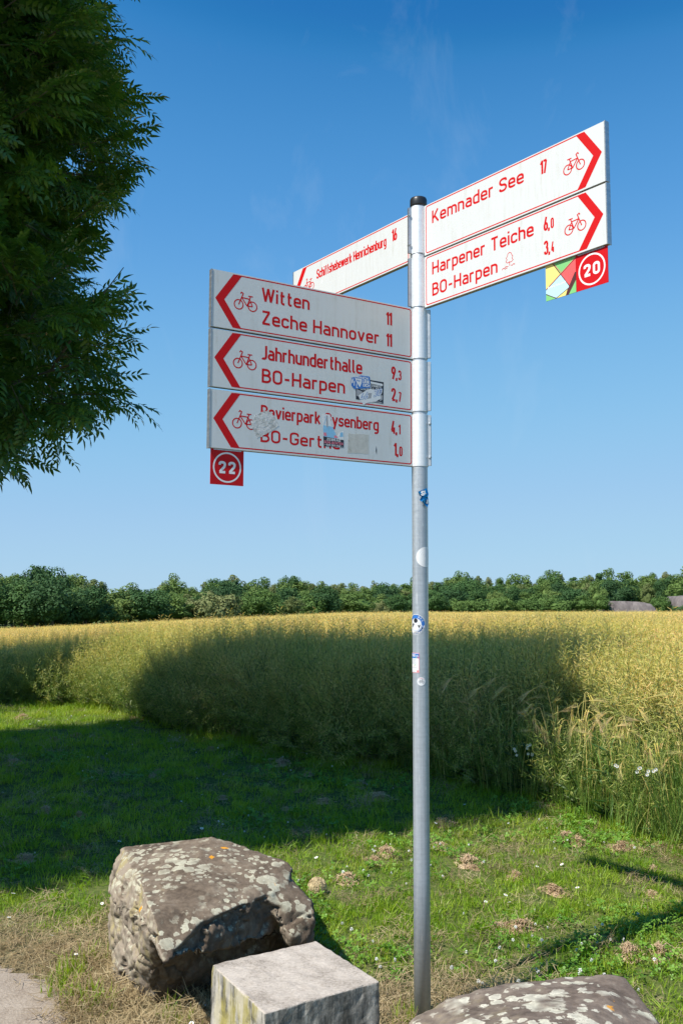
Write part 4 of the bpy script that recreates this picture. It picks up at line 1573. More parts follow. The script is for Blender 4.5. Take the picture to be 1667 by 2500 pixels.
def make_sign(kind, ztop, lines, nums, label, bike_pos=None):
    z0 = ztop - 0.2 + 0.001
    mtx = sign_matrix(kind, z0)
    flip = (kind == 'R')                 # arrow at the right end
    X = (lambda u: u) if flip else (lambda u: L_ - u)
    mb = MB()
    mb.box((0, 0, -THK), (L_, HT, 0))
    bm = bmesh.new()
    for v in mb.v: bm.verts.new(v)
    bm.verts.ensure_lookup_table()
    for f in mb.f: bm.faces.new([bm.verts[i] for i in f])
    bmesh.ops.bevel(bm, geom=list(bm.edges), offset=0.0012, segments=2, affect='EDGES')
    for f in bm.faces:
        f.material_index = 0 if f.normal.z > 0.5 or f.normal.z < -0.5 or abs(f.normal.y) < .5 and abs(f.normal.x) < .5 else 1
    me = bpy.data.meshes.new('sign_panel'); bm.to_mesh(me); bm.free()
    me.materials.append(M['sign']); me.materials.append(M['back'])
    p = bpy.data.objects.new('sign_panel', me)
    COL.objects.link(p)
    p.parent = post
    p.matrix_local = mtx
    p['label'] = label
    # end rail on the pointed end
    e = MB()
    xe = L_ if flip else 0
    s_ = 1 if flip else -1
    e.box((min(xe + s_ * .0003, xe + s_ * .0035), -0.0005, -THK - .0012), (max(xe + s_ * .0003, xe + s_ * .0035), HT + .0005, .0012))
    add_part(e, 'end_rail', M['alu'], p)
    # frame line
    b = MB()
    bx = [(.735, .1915), (.0105, .1915, .008), (.0105, .0085, .008), (.735, .0085)]
    pts = round_path(bx, False, 1.0)
    stroke(b, [(X(u), v) for u, v in pts], .0042, .0004)
    add_part(b, 'frame_line', M['red'], p)
    c = MB()
    ch = [(.810, .1), (.745, .1930), (.712, .1930), (.777, .1), (.712, .0070), (.745, .0070)]
    pp = [(X(u), v) for u, v in ch]
    c.add([(x, y, .0007) for x, y in pp], [(0, 1, 2, 3), (0, 3, 4, 5)] if not flip else [(3, 2, 1, 0), (5, 4, 3, 0)])
    add_part(c, 'arrow', M['red'], p)
    if kind == 'R':
        k = MB(); bicycle(k, .659, .0725, .086, True)
    else:
        k = MB(); bicycle(k, L_ - .742, .0735, .088, False)
    add_part(k, 'bicycle_symbol', M['red'], p)
    for (t, u0, u1, yb, cap) in lines:
        k = MB()
        a, c_ = X(u0), X(u1)
        text(k, t, min(a, c_), yb, cap, abs(c_ - a))
        add_part(k, 'lettering', M['red'], p)
    for (t, u0, yb, cap, sxx, t2, cap2) in nums:
        k = MB()
        text(k, t, X(u0), yb, cap, None, sxx=sxx)
        if t2:
            wd = text_width(t) * cap * sxx + cap * .145 + .004
            text(k, t2, X(u0) + wd, yb, cap2, None, sxx=sxx * .95, w=.155)
        add_part(k, 'distance_number', M['red'], p)
    return p


sR1 = make_sign('R', 2.999, [('Kemnader See', .043, .493, .1155, .049)], [('17', .562, .1145, .047, .62, None, 0)], 'top right arrow sign reading Kemnader See 17')
sR2 = make_sign('R', 2.796, [('Harpener Teiche', .042, .532, .118, .049), ('BO-Harpen', .042, .369, .035, .049)],
                [('6,', .574, .118, .047, .62, '0', .036), ('3,', .574, .036, .047, .62, '4', .036)], 'lower right arrow sign reading Harpener Teiche 6,0 and BO-Harpen 3,4')
sL1 = make_sign('L', 2.599, [('Witten', .638, .449, .117, .049), ('Zeche Hannover', .638, .152, .036, .049)],
                [('11', .125, .116, .049, .62, None, 0), ('11', .125, .034, .049, .62, None, 0)], 'upper left arrow sign reading Witten 11 and Zeche Hannover 11')
sL2 = make_sign('L', 2.395, [('Jahrhunderthalle', .636, .228, .117, .049), ('BO-Harpen', .634, .301, .036, .049)],
                [('9,', .100, .116, .048, .66, '3', .037), ('2,', .100, .034, .048, .66, '7', .037)], 'middle left arrow sign reading Jahrhunderthalle 9,3 and BO-Harpen 2,7')
sL3 = make_sign('L', 2.189, [('Revierpark Gysenberg', .636, .156, .120, .044), ('BO-Gerthe', .636, .322, .036, .044)],
                [('4,', .102, .116, .048, .66, '1', .037), ('1,', .092, .034, .048, .66, '0', .037)], 'lowest left arrow sign reading Revierpark Gysenberg 4,1 and BO-Gerthe 1,0')
sF = make_sign('F', 2.998, [('Schiffshebewerk Henrichenburg', .636, .146, .113, .042)], [('16', .114, .118, .049, .66, None, 0)],
               'rear arrow sign reading Schiffshebewerk Henrichenburg 16')

# tree-in-a-park symbol on the lower right sign
k = MB()
cx, by = .424, .050
crown = [(-.011, .006), (-.016, .012), (-.011, .018), (-.015, .024), (-.009, .030), (-.008, .037), (0, .041), (.008, .037), (.010, .030), (.015, .024), (.011, .018), (.016, .011), (.010, .006)]
stroke(k, [(cx + a, by + b_) for a, b_ in crown], .0022, .0006, True)
stroke(k, [(cx, by - .006), (cx, by + .010)], .0024, .00066)
stroke(k, [(.389, .037), (.394, .042), (.400, .040), (.406, .045), (.413, .043), (.418, .044)], .0024, .0007)
stroke(k, [(.430, .044), (.436, .042), (.442, .046), (.448, .042)], .0024, .0007)
stroke(k, [(.402, .036), (.408, .039), (.414, .038)], .0022, .00072)
add_part(k, 'tree_symbol', M['red'], sR2)


def sticker_part(parent, mb, mats, label=None):
    o = add_part(mb, 'sticker', mats, parent)
    if label: o['label'] = label
    return o


XL = lambda u: L_ - u
# --- middle left sign: overlapping fan stickers
mb = MB()
slab(mb, [(XL(.255), .021), (XL(.136), .017), (XL(.134), .099), (XL(.255), .101)], .0001, .0009, 0)
poly(mb, [(XL(.192), .095), (XL(.138), .092), (XL(.138), .084), (XL(.192), .087)], .0011, 1)
text(mb, 'EESTRAND IST', XL(.198), .0755, .0085, .056, z=.0011, m=1, w=.16)
text(mb, 'UNSER LAND', XL(.236), .0585, .0150, .096, z=.0011, m=1, w=.15)
poly(mb, [(XL(.160), .050), (XL(.138), .048), (XL(.139), .033), (XL(.150), .026)], .0011, 2)
poly(mb, [(XL(.252), .060), (XL(.228), .052), (XL(.232), .030), (XL(.252), .034)], .0011, 2)
poly(mb, [(XL(.200), .026), (XL(.142), .022), (XL(.142), .019), (XL(.198), .021)], .0011, 2)
sticker_part(sL2, mb, [M['stk_black'], M['stk_white'], M['stk_grey']], 'black and white rectangular sticker')
mb = MB()
slab(mb, [(XL(.244), .036), (XL(.236), .018), (XL(.222), .004), (XL(.206), .014), (XL(.170), .022), (XL(.146), .036), (XL(.148), .052), (XL(.158), .070), (XL(.176), .066), (XL(.196), .066), (XL(.222), .052)], .0012, .0018, 0)
for (t, u) in (('46', .238), ('30', .180)):
    TT = lambda a, b_, c: (a + (b_ - .03) * .22, b_ + (a - XL(.238)) * .33, c)
    text(mb, t, XL(u), .018, .026, .038, z=.0021, w=.26, T=TT, m=1)
    text(mb, t, XL(u), .018, .026, .038, z=.0024, w=.14, T=TT, m=0)
poly(mb, [(XL(.206), .028), (XL(.190), .032), (XL(.186), .052), (XL(.202), .050)], .0020, 2)
sticker_part(sL2, mb, [M['stk_white'], M['stk_blue'], M['stk_grey']], 'pale cut out sticker reading 4630')
mb = MB()
slab(mb, [(XL(.277), .097), (XL(.274), .068), (XL(.262), .058), (XL(.232), .063), (XL(.192), .070), (XL(.196), .112), (XL(.232), .112)], .0020, .0027, 0)
poly(mb, [(XL(.263), .106), (XL(.229), .107), (XL(.231), .083), (XL(.238), .067), (XL(.252), .083)], .0029, 1)
text(mb, 'BOCHUM', XL(.259), .0985, .0055, .027, z=.0031, m=0, w=.2)
text(mb, '1848', XL(.253), .088, .0055, .016, z=.0031, m=0, w=.2)
text(mb, 'V', XL(.277), .078, .018, .012, z=.0030, m=1, w=.2)
text(mb, 'f', XL(.266), .070, .018, .008, z=.0030, m=1, w=.2)
text(mb, 'L', XL(.254), .063, .016, .009, z=.0030, m=1, w=.2)
for t, yb, u, wd in (('ICH', .098, .226, .024), ('LIEBE', .0855, .226, .030), ('DICH', .072, .225, .030)):
    text(mb, t, XL(u), yb, .0105, wd, z=.0030, m=1, w=.24)
sticker_part(sL2, mb, [M['stk_blue'], M['stk_white']], 'blue and white sticker reading ICH LIEBE DICH')


# --- lowest left sign
def ragged(pts, amp, sub=5, seed=1):
    r_ = random.Random(seed)
    out = []
    for i in range(len(pts)):
        a, b_ = pts[i], pts[(i + 1) % len(pts)]
        for k in range(sub):
            t = k / sub
            j = 0 if k == 0 else amp
            out.append((a[0] + (b_[0] - a[0]) * t + r_.uniform(-j, j), a[1] + (b_[1] - a[1]) * t + r_.uniform(-j, j)))
    return out


mb = MB()
slab(mb, ragged([(XL(.656), .128), (XL(.607), .150), (XL(.585), .125), (XL(.566), .099), (XL(.610), .068), (XL(.649), .047), (XL(.660), .068), (XL(.672), .090)], .003, 5, 4), .0001, .0016, 0)
slab(mb, ragged([(XL(.645), .118), (XL(.612), .138), (XL(.590), .112), (XL(.625), .085)], .004, 5, 6), .0017, .0024, 0)
sticker_part(sL3, mb, [M['paper']], 'torn off white paper remnant covering part of the first letters')
mb = MB()
slab(mb, ragged([(XL(.396), .158), (XL(.363), .159), (XL(.356), .120), (XL(.341), .099), (XL(.338), .080), (XL(.316), .102), (XL(.306), .104), (XL(.306), .072), (XL(.389), .076), (XL(.392), .110)], .0012, 4, 2), .0001, .0009, 0)
poly(mb, [(XL(.392), .118), (XL(.352), .116), (XL(.340), .092), (XL(.336), .074), (XL(.389), .076)], .0011, 1)
poly(mb, [(XL(.320), .098), (XL(.310), .100), (XL(.308), .084), (XL(.322), .082)], .0011, 1)
poly(mb, [(XL(.389), .092), (XL(.378), .092), (XL(.376), .080), (XL(.388), .080)], .0013, 2)
poly(mb, [(XL(.345), .086), (XL(.334), .084), (XL(.330), .077), (XL(.346), .077)], .0013, 2)
stroke(mb, [(XL(.376), .154), (XL(.374), .112)], .006, .0013, m=4)
stroke(mb, [(XL(.388), .120), (XL(.380), .140), (XL(.384), .150)], .002, .0013, m=1)
slab(mb, [(XL(.390), .078), (XL(.306), .072), (XL(.306), .045), (XL(.388), .043)], .0010, .0016, 3)
TT = lambda a, b_, c: (a + (b_ - .06) * .12, b_ - (a - XL(.388)) * .02, c)
text(mb, 'ZEBRAS', XL(.378), .0655, .0085, .058, z=.0020, w=.22, m=0, T=TT)
text(mb, 'SCHLACHTEN', XL(.387), .0545, .0090, .078, z=.0020, w=.22, m=2, T=TT)
text(mb, '- NUR DER RWE -', XL(.385), .0465, .0060, .076, z=.0020, w=.2, m=0, T=TT)
sticker_part(sL3, mb, [M['stk_white'], M['stk_sky'], M['stk_pink'], M['stk_black'], M['stk_grey']], 'torn black, pink and blue sticker reading ZEBRAS SCHLACHTEN')
mb = MB()
slab(mb, ragged([(XL(.286), .098), (XL(.199), .102), (XL(.200), .031), (XL(.290), .026)], .0013, 8, 8), .0001, .0008, 0)
sticker_part(sL3, mb, [M['glue']], 'blank yellowed rectangle of sticker residue')
mb = MB()
slab(mb, [(XL(.167), .063), (XL(.164), .048), (XL(.166), .031), (XL(.169), .045)], .0001, .0008, 0)
sticker_part(sL3, mb, [M['stk_black']], 'small dark sliver of torn sticker')
# peeled paper on the rear sign
mb = MB()
slab(mb, ragged([(XL(.598), .100), (XL(.590), .098), (XL(.592), .078), (XL(.602), .084)], .001, 4, 9), .0001, .0008, 0)
sticker_part(sF, mb, [M['stk_white']], 'small peeled white scrap')


# --- numbered route plates
def plate(mtx_, x0, x1, digits, label):
    mb = MB()
    mb.box((x0, -.1195, -THK * .5 - .001), (x1, -.0005, -THK * .5 + .001), 0)
    p = add_part(mb, 'route_plate', M['plate_red'], post, False, mtx_)
    p['label'] = label
    c = ((x0 + x1) / 2, -.0605)
    zf = -THK * .5 + .00112
    k = MB()
    stroke(k, [(c[0] + .0485 * math.cos(a), c[1] + .0485 * math.sin(a)) for a in [2 * math.pi * i / 56 for i in range(56)]], .0055, zf, True)
    add_part(k, 'ring', M['plate_white'], p)
    k = MB()
    text(k, digits, c[0] - .031, c[1] - .019, .038, .062, w=.22, z=zf, sp=.34)
    add_part(k, 'number', M['plate_white'], p)
    h = MB()
    h.box((x0 + .01, -.004, -THK * .5 - .003), (x1 - .01, .0005, -THK * .5 + .003))
    add_part(h, 'holder', M['alu'], p)
    return p


plate(sign_matrix('L', 1.990), L_ - .814, L_ - .694, '22', 'square red plate with 22 in a white ring')
plate(sign_matrix('R', 2.597), .6955, .8165, '20', 'square red plate with 20 in a white ring')
mb = MB()
mb.box((.573, -.1195, -THK * .5 - .001), (.6945, -.0005, -THK * .5 + .001), 0)
x0, y0, q = .573, -.1195, .1215
zf = -THK * .5 + .00108
PP = lambda a, b_: (x0 + a * q, y0 + b_ * .119)
tiles = [(1, [(0, 1), (.25, 1), (.50, .66), (0, .34)]), (2, [(.25, 1), (1, 1), (1, .95), (.50, .66)]), (3, [(.50, .66), (1, .95), (1, .52), (.80, .20)]),
         (4, [(0, .34), (.50, .66), (.80, .20), (.35, .0), (.0, .22)]), (2, [(0, .22), (.32, 0), (0, 0)]), (1, [(.35, 0), (.72, .16), (.66, 0)]),
         (2, [(.76, 0), (1, .34), (1, 0)])]
for k_, (m_, pts) in enumerate(tiles):
    poly(mb, [PP(*p_) for p_ in pts], zf + .00001 * k_, m_)
for k_, (a, b_, w_, m_) in enumerate((((.25, 1), (.82, .18), .0028, 0), ((0, .32), (1, .95), .0028, 0), ((0, .20), (.35, 0), .0026, 0), ((.33, 0), (.75, .18), .0024, 0),
                                      ((.02, .35), (1, .97), .0014, 3), ((.27, 1), (.52, .68), .0014, 3))):
    stroke(mb, [PP(*a), PP(*b_)], w_, zf + .00012 + .00002 * k_, m=m_)
stroke(mb, [PP(.70, 0), PP(.80, .22), PP(1, .56)], .0075, zf + .00030, m=0)
text(mb, 'Radweg Ruhrgebiet'.replace('R', 'R'), x0 + .008, y0 + .040, .0075, .074, w=.18, z=zf + .00022, m=5, T=lambda a, b_, c: (a, b_ + (a - x0) * .02, c))
pm = add_part(mb, 'route_plate', [M['p_dark'], M['p_yellow'], M['p_green'], M['p_coral'], M['p_blue'], M['plate_white']], post, False, sign_matrix('R', 2.597))
pm['label'] = 'square plate with a mosaic of yellow, green, coral and pale blue'


# --- stickers wrapped round the pole
def wrap(a0, zc, r=0.0303):
    return lambda x, y, z: ((r + z) * math.cos(a0 + x / r), (r + z) * math.sin(a0 + x / r), zc + y)


def disc_on_pole(mb, T, rad, z, m, cx=0.0, cy=0.0, n=36, rings=5):
    prev = None
    for j in range(rings + 1):
        rr = rad * j / rings
        ring = [T(cx + rr * math.cos(2 * math.pi * i / n), cy + rr * math.sin(2 * math.pi * i / n), z) for i in range(n)]
        if prev is not None:
            o_ = len(mb.v)
            mb.add(prev + ring, [(i, n + i, n + (i + 1) % n, (i + 1) % n) for i in range(n)], m)
        prev = ring


def rect_on_pole(mb, T, xa, ya, xb, yb, z, m, n=10):
    for i in range(n):
        u0, u1 = xa + (xb - xa) * i / n, xa + (xb - xa) * (i + 1) / n
        mb.add([T(u0, ya, z), T(u1, ya, z), T(u1, yb, z), T(u0, yb, z)], [(0, 1, 2, 3)], m)


def arc_text(mb, t, T, rad, a_start, a_step, cap, z, m, inward=False):
    for k_, ch in enumerate(t):
        if ch == ' ': continue
        a = a_start + a_step * k_
        s_ = -1 if inward else 1
        def TT(x, y, zz, a=a):
            rx = (x - cap * .2); ry = y
            ang = a - math.pi / 2 if not inward else a + math.pi / 2
            X_ = rad * math.cos(a) + rx * math.cos(ang) - ry * math.sin(ang)
            Y_ = rad * math.sin(a) + rx * math.sin(ang) + ry * math.cos(ang)
            return T(X_, Y_, zz)
        text(mb, ch, 0, 0, cap, None, w=.2, z=z, T=TT, m=m)


view_az = math.atan2(-POLE.y, -POLE.x)          # pole azimuth that looks at the camera position
# blank white disc
mb = MB(); disc_on_pole(mb, wrap(view_az + .72, 1.650), .0375, .0004, 0)
sticker_part(post, mb, [M['stk_white']], 'blank white round sticker wrapping round the pole')
# round fan sticker (generic hooded figure)
mb = MB(); T_ = wrap(view_az - .62, 1.402)
disc_on_pole(mb, T_, .0375, .0003, 1)
disc_on_pole(mb, T_, .0355, .0005, 2)
disc_on_pole(mb, T_, .0345, .0007, 0)
for a0_, a1_, m_ in ((-.1, 2.9, 0), (2.9, 6.2, 1)):
    n_ = 14
    for i in range(n_):
        a, b_ = a0_ + (a1_ - a0_) * i / n_, a0_ + (a1_ - a0_) * (i + 1) / n_
        mb.add([T_(.0235 * math.cos(a), .0235 * math.sin(a), .0009), T_(.034 * math.cos(a), .034 * math.sin(a), .0009), T_(.034 * math.cos(b_), .034 * math.sin(b_), .0009), T_(.0235 * math.cos(b_), .0235 * math.sin(b_), .0009)], [(0, 1, 2, 3)], m_)
disc_on_pole(mb, T_, .0225, .0009, 1)
disc_on_pole(mb, T_, .0085, .0011, 2, .0, .014, 18, 2)
poly(mb, [(-.016, .000), (-.010, .007), (.010, .007), (.018, -.002), (.014, -.014), (.008, -.002), (-.006, -.002), (-.014, -.012)], .0012, 2, T_)
poly(mb, [(-.008, -.002), (.008, -.002), (.010, -.018), (-.008, -.018)], .0013, 1, T_)
arc_text(mb, 'VFL', T_, .0255, 1.15, -.34, .0075, .0011, 1)
arc_text(mb, 'BOCHUM', T_, .0325, 4.55, .24, .0065, .0011, 2, True)
sticker_part(post, mb, [M['stk_blue'], M['stk_white'], M['stk_black']], 'round blue and white sticker with VFL BOCHUM lettering')
# small rectangular bike-shop style sticker
mb = MB(); T_ = wrap(view_az - .96, 1.262)
rect_on_pole(mb, T_, -.024, -.036, .024, .036, .0003, 3)
rect_on_pole(mb, T_, -.0225, -.0345, .0225, .0345, .0005, 1)
rect_on_pole(mb, T_, -.0225, .0165, .0225, .0335, .0007, 0)
text(mb, 'RAD', -.012, .0225, .0085, .020, w=.22, z=.0009, T=T_, m=1)
bicycle(mb, .011, .022, .010, True, T_, .08, .0009, 1)
rect_on_pole(mb, T_, .011, .0165, .015, .0200, .0009, 4, 2)
rect_on_pole(mb, T_, .017, .0165, .021, .0200, .0009, 5, 2)
for j, (yy_, xx_) in enumerate(((.012, .012), (.008, .010), (.003, .014), (-.001, .013), (-.005, .014), (-.018, .014), (-.031, .010))):
    rect_on_pole(mb, T_, -.016, yy_, xx_, yy_ + .0013, .0008, 2, 4)
stroke(mb, [(-.012, -.014), (.002, -.013), (.006, -.009)], .0016, .0008, T=T_, m=5)
stroke(mb, [(.004, -.012), (.008, -.008), (.006, -.005)], .0014, .0010, T=T_, m=4)
rect_on_pole(mb, T_, .015, -.033, .021, -.027, .0008, 5, 2)
sticker_part(post, mb, [M['stk_blue'], M['stk_white'], M['stk_grey'], M['stk_pink'], M['p_green'], M['p_coral']], 'rectangular white and blue sticker with a bicycle')
# little round bike sticker
mb = MB(); T_ = wrap(view_az + .06, 1.195)
disc_on_pole(mb, T_, .0155, .0004, 1)
bicycle(mb, -.010, -.006, .020, True, T_, .08, .0007, 2)
arc_text(mb, 'RADELN', T_, .0105, 2.2, -.28, .0030, .0007, 3)
sticker_part(post, mb, [M['stk_blue'], M['stk_white'], M['stk_grey'], M['stk_pink']], 'tiny white round sticker with a bicycle')
# crumpled blue foil sticker, standing proud of the pole
r_ = random.Random(77)
outline = [(-.016, .020), (.006, .031), (.014, .035), (.017, .012), (.022, .004), (.018, -.004), (.021, -.022), (.013, -.037), (.004, -.026), (-.004, -.018), (-.012, -.012), (-.006, .002), (-.012, .006)]
T_ = wrap(view_az + .35, 1.872, .031)
mb = MB()
cen = T_(.004, .0, .006)
ring = [T_(a, b_, .0025 + r_.uniform(0, .010)) for a, b_ in outline]
mid = [T_(.004 + (a - .004) * .5, b_ * .5, .003 + r_.uniform(0, .009)) for a, b_ in outline]
n_ = len(outline)
mb.add(ring + mid + [cen], [(i, (i + 1) % n_, n_ + (i + 1) % n_, n_ + i) for i in range(n_)] + [(n_ + i, n_ + (i + 1) % n_, 2 * n_) for i in range(n_)], 0)
text(mb, 'S', -.008, .006, .016, .010, w=.26, z=.012, T=T_, m=1)
text(mb, 'L', .001, .012, .012, .007, w=.26, z=.012, T=T_, m=1)
text(mb, 'A', .007, -.024, .015, .009, w=.26, z=.012, T=T_, m=1)
sticker_part(post, mb, [M['foil'], M['stk_white']], 'crumpled blue foil sticker peeling off the pole')

# ------------------------------------------------------------------ ash tree at the left, and its neighbours outside the frame
def compound_leaf(r_, L=0.21, pairs=5, ll=0.075, lw=0.020, droop=0.6, m=0):
    """one pinnate leaf along +x, starting at the origin"""
    mb = MB()
    pts = []
    for i in range(6):
        t = i / 5
        pts.append(Vector((L * t, 0, -droop * L * 0.5 * t * t)))
    q = Vector((0, 0.0012, 0))
    for i in range(5):
        mb.add([tuple(pts[i] - q), tuple(pts[i] + q), tuple(pts[i + 1] + q * .6), tuple(pts[i + 1] - q * .6)], [(0, 1, 2, 3)], m)
    def leaflet(p, d, l, w):
        d = d.normalized()
        s = d.cross(Vector((0, 0, 1))).normalized()
        u = s.cross(d)
        a = p + d * l * .35; b_ = p + d * l * .70 - Vector((0, 0, l * .06)); tip = p + d * l - Vector((0, 0, l * .20))
        vs = [p, a + s * w * .5 + u * w * .12, a - s * w * .5 + u * w * .12, b_ + s * w * .36 + u * w * .05, b_ - s * w * .36 + u * w * .05, tip]
        mb.add([tuple(v) for v in vs], [(0, 2, 1), (1, 2, 4, 3), (3, 4, 5)], m)
    for k_ in range(pairs):
        t = .25 + .68 * k_ / (pairs - 1)
        p = Vector((L * t, 0, -droop * L * .5 * t * t))
        for sg in (-1, 1):
            d = Vector((.75 + r_.uniform(-.15, .15), sg * 1.0, -.25 + r_.gauss(0, .25)))
            leaflet(p, d, ll * r_.uniform(.85, 1.1), lw)
    leaflet(pts[-1], Vector((1, r_.gauss(0, .15), -.4)), ll * 1.1, lw)
    return mb


def spray(i, nleaf=11):
    r_ = random.Random(2000 + i)
    mb = MB()
    pts = [Vector((0, 0, 0)), Vector((.12, .01, .015)), Vector((.24, -.01, .03)), Vector((.34, 0, .05))]
    mb.tube(pts, [.004, .0035, .003, .002], 4, 1, cap=False)
    for k_ in range(nleaf):
        t = .15 + .85 * k_ / (nleaf - 1)
        p = Vector((.34 * t, 0, .05 * t))
        a = k_ * 1.57 + r_.uniform(-.4, .4)
        spread = 1.2 - .8 * t
        d = Vector((1.0, spread * math.cos(a), spread * math.sin(a) * .8 + .1)).normalized()
        lf = compound_leaf(r_, r_.uniform(.14, .21), 5, r_.uniform(.058, .076), r_.uniform(.019, .026), r_.uniform(.3, 1.1))
        rot = d.to_track_quat('X', 'Z').to_matrix()
        tw = Matrix.Rotation(r_.gauss(0, .5), 3, 'X')
        mb.add([tuple(p + rot @ (tw @ Vector(v))) for v in lf.v], lf.f, 0)
    return mb.build('ash_spray_%d' % i, [M['ash_leaf'], M['twig']], link=False)


spray_v = [spray(i) for i in range(6)]
leaf_src = [compound_leaf(random.Random(2100 + i), .19, 5, .072, .023, .7).build('leaf_source', M['ash_leaf'], link=False).data for i in range(6)]


def ash_tree(base, lobes, n, label, seed, leaf_region=None, nleaf=0, group=None):
    r_ = random.Random(seed)
    root = empty('ash_tree', (base[0], base[1], ground_h(base[0], base[1])))
    tag(root, label, 'tree', group)
    mb = MB()
    top = Vector((0.1, 0.1, 4.2))
    mb.tube([(0, 0, -.2), (0.02, 0, .3), (.04, .02, 1.5), (.07, .05, 3.0), tuple(top)], [.27, .20, .16, .12, .08], 12)
    add_part(mb, 'trunk', M['bark'], root, True)
    big = lobes[0]
    vols = [l[1][0] * l[1][1] * l[1][2] for l in lobes]
    for k_ in range(34):
        l = r_.choices(lobes, [v ** .5 for v in vols])[0]
        c = Vector(l[0]); rr = l[1]
        d = Vector((r_.gauss(0, 1), r_.gauss(0, 1), r_.gauss(.1, .8))).normalized()
        tip = c + Vector((d.x * rr[0], d.y * rr[1], d.z * rr[2])) * .86
        st = Vector((0.07, 0.05, r_.uniform(1.9, 4.1)))
        mid = st.lerp(tip, .45) + Vector((0, 0, .25)) + Vector((r_.gauss(0, .12), r_.gauss(0, .12), 0))
        b = MB()
        b.tube([tuple(st), tuple(st.lerp(mid, .5) + Vector((0, 0, .06))), tuple(mid), tuple(mid.lerp(tip, .5)), tuple(tip)], [.05, .036, .026, .016, .005], 7)
        for j in range(5):
            t = r_.uniform(.2, .9); p = mid.lerp(tip, t)
            e = p + Vector((r_.gauss(0, .3), r_.gauss(0, .3), r_.gauss(.1, .25)))
            b.tube([tuple(p), tuple(p.lerp(e, .5) + Vector((0, 0, .03))), tuple(e)], [.010, .007, .003], 5)
        add_part(b, 'branch', M['twig'], root, True)
    pts = []
    tot = sum(v ** .75 for v in vols)
    for l, v in zip(lobes, vols):
        c = Vector(l[0]); rr = l[1]
        m_ = int(n * v ** .75 / tot)
        k_ = 0
        while k_ < m_:
            d = Vector((r_.gauss(0, 1), r_.gauss(0, 1), r_.gauss(0, 1))).normalized()
            q = r_.uniform(.42, .93) ** .6
            lump = 1 + .10 * noise.noise(d * 2.4 + Vector(l[0])) + .05 * noise.noise(d * 6 + Vector(l[0]))
            q *= lump
            p = c + Vector((d.x * rr[0], d.y * rr[1], d.z * rr[2])) * q
            if any(((p.x - o_[0][0]) / o_[1][0]) ** 2 + ((p.y - o_[0][1]) / o_[1][1]) ** 2 + ((p.z - o_[0][2]) / o_[1][2]) ** 2 < .3 for o_ in lobes if o_ is not l):
                k_ += 1; continue
            od = (d + Vector((0, 0, .15)) + Vector((r_.gauss(0, .35), r_.gauss(0, .35), r_.gauss(0, .3)))).normalized()
            od.z = od.z * .8 - .05
            e = od.to_track_quat('X', 'Z').to_euler()
            # roll a little about the twig
            mt = od.to_track_quat('X', 'Z').to_matrix() @ Matrix.Rotation(r_.gauss(0, .5), 3, 'X')
            e = mt.to_euler()
            pts.append((p.x, p.y, p.z, e.x, e.y, e.z, r_.uniform(.8, 1.15), r_.randrange(6)))
            k_ += 1
    f = scatter('foliage', pts, spray_v, parent=root)
    if nleaf:
        k_ = 0
        while k_ < nleaf:
            l = r_.choices(lobes, [v ** .5 for v in vols])[0]
            c = Vector(l[0]); rr = l[1]
            d = Vector((abs(r_.gauss(.5, .7)), -abs(r_.gauss(.4, .6)), r_.gauss(-.1, .9))).normalized()
            lump = 1 + .10 * noise.noise(d * 2.4 + Vector(l[0])) + .05 * noise.noise(d * 6 + Vector(l[0]))
            p = c + Vector((d.x * rr[0], d.y * rr[1], d.z * rr[2])) * lump * .97
            if p.z < 2.2 - root.location.z or p.z > 6.6 or any(((p.x - o_[0][0]) / o_[1][0]) ** 2 + ((p.y - o_[0][1]) / o_[1][1]) ** 2 + ((p.z - o_[0][2]) / o_[1][2]) ** 2 < .8 for o_ in lobes if o_ is not l):
                continue
            o = bpy.data.objects.new('leaf', leaf_src[k_ % 6])
            COL.objects.link(o)
            o.parent = root
            o.location = p
            od = (d + Vector((r_.gauss(0, .4), r_.gauss(0, .4), r_.gauss(-.1, .3)))).normalized()
            o.rotation_euler = od.to_track_quat('X', 'Z').to_euler()
            k_ += 1
    return root


TX, TY = -4.32, 6.6
ASH = [((0, 0.1, 6.6), (2.35, 2.7, 4.65)),
       ((1.14, -.2, 4.85), (1.38, 1.5, 1.35)),
       ((.55, -.1, 6.6), (1.35, 1.5, 1.7)),
       ((-.3, -2.35, 4.6), (1.4, 1.35, 1.6)),
       ((.8, -.3, 9.0), (1.7, 2.0, 1.9)),
       ((1.85, -.3, 3.22), (.80, .85, .55)),
       ((.92, -.4, 2.82), (1.0, 1.0, .82)),
       ((-.9, .3, 4.2), (1.7, 1.8, 1.5)),
       ((.1, 1.6, 4.4), (1.7, 1.5, 1.6)),
       ((.3, -1.7, 7.2), (1.7, 1.9, 3.2))]
ash_tree((TX, TY), ASH, 10500, 'tall leafy ash tree with dark green feathery leaves filling the upper left', 41, nleaf=300)
ASH2 = [((0, -.3, 5.6), (2.7, 2.9, 3.8)), ((.8, .3, 4.2), (1.4, 1.4, 1.4)), ((-.8, .3, 4.2), (1.4, 1.4, 1.4))]
ash_tree((-9.6, 12.9), ASH2, 2600, 'leafy ash tree standing further back outside the left edge', 42)


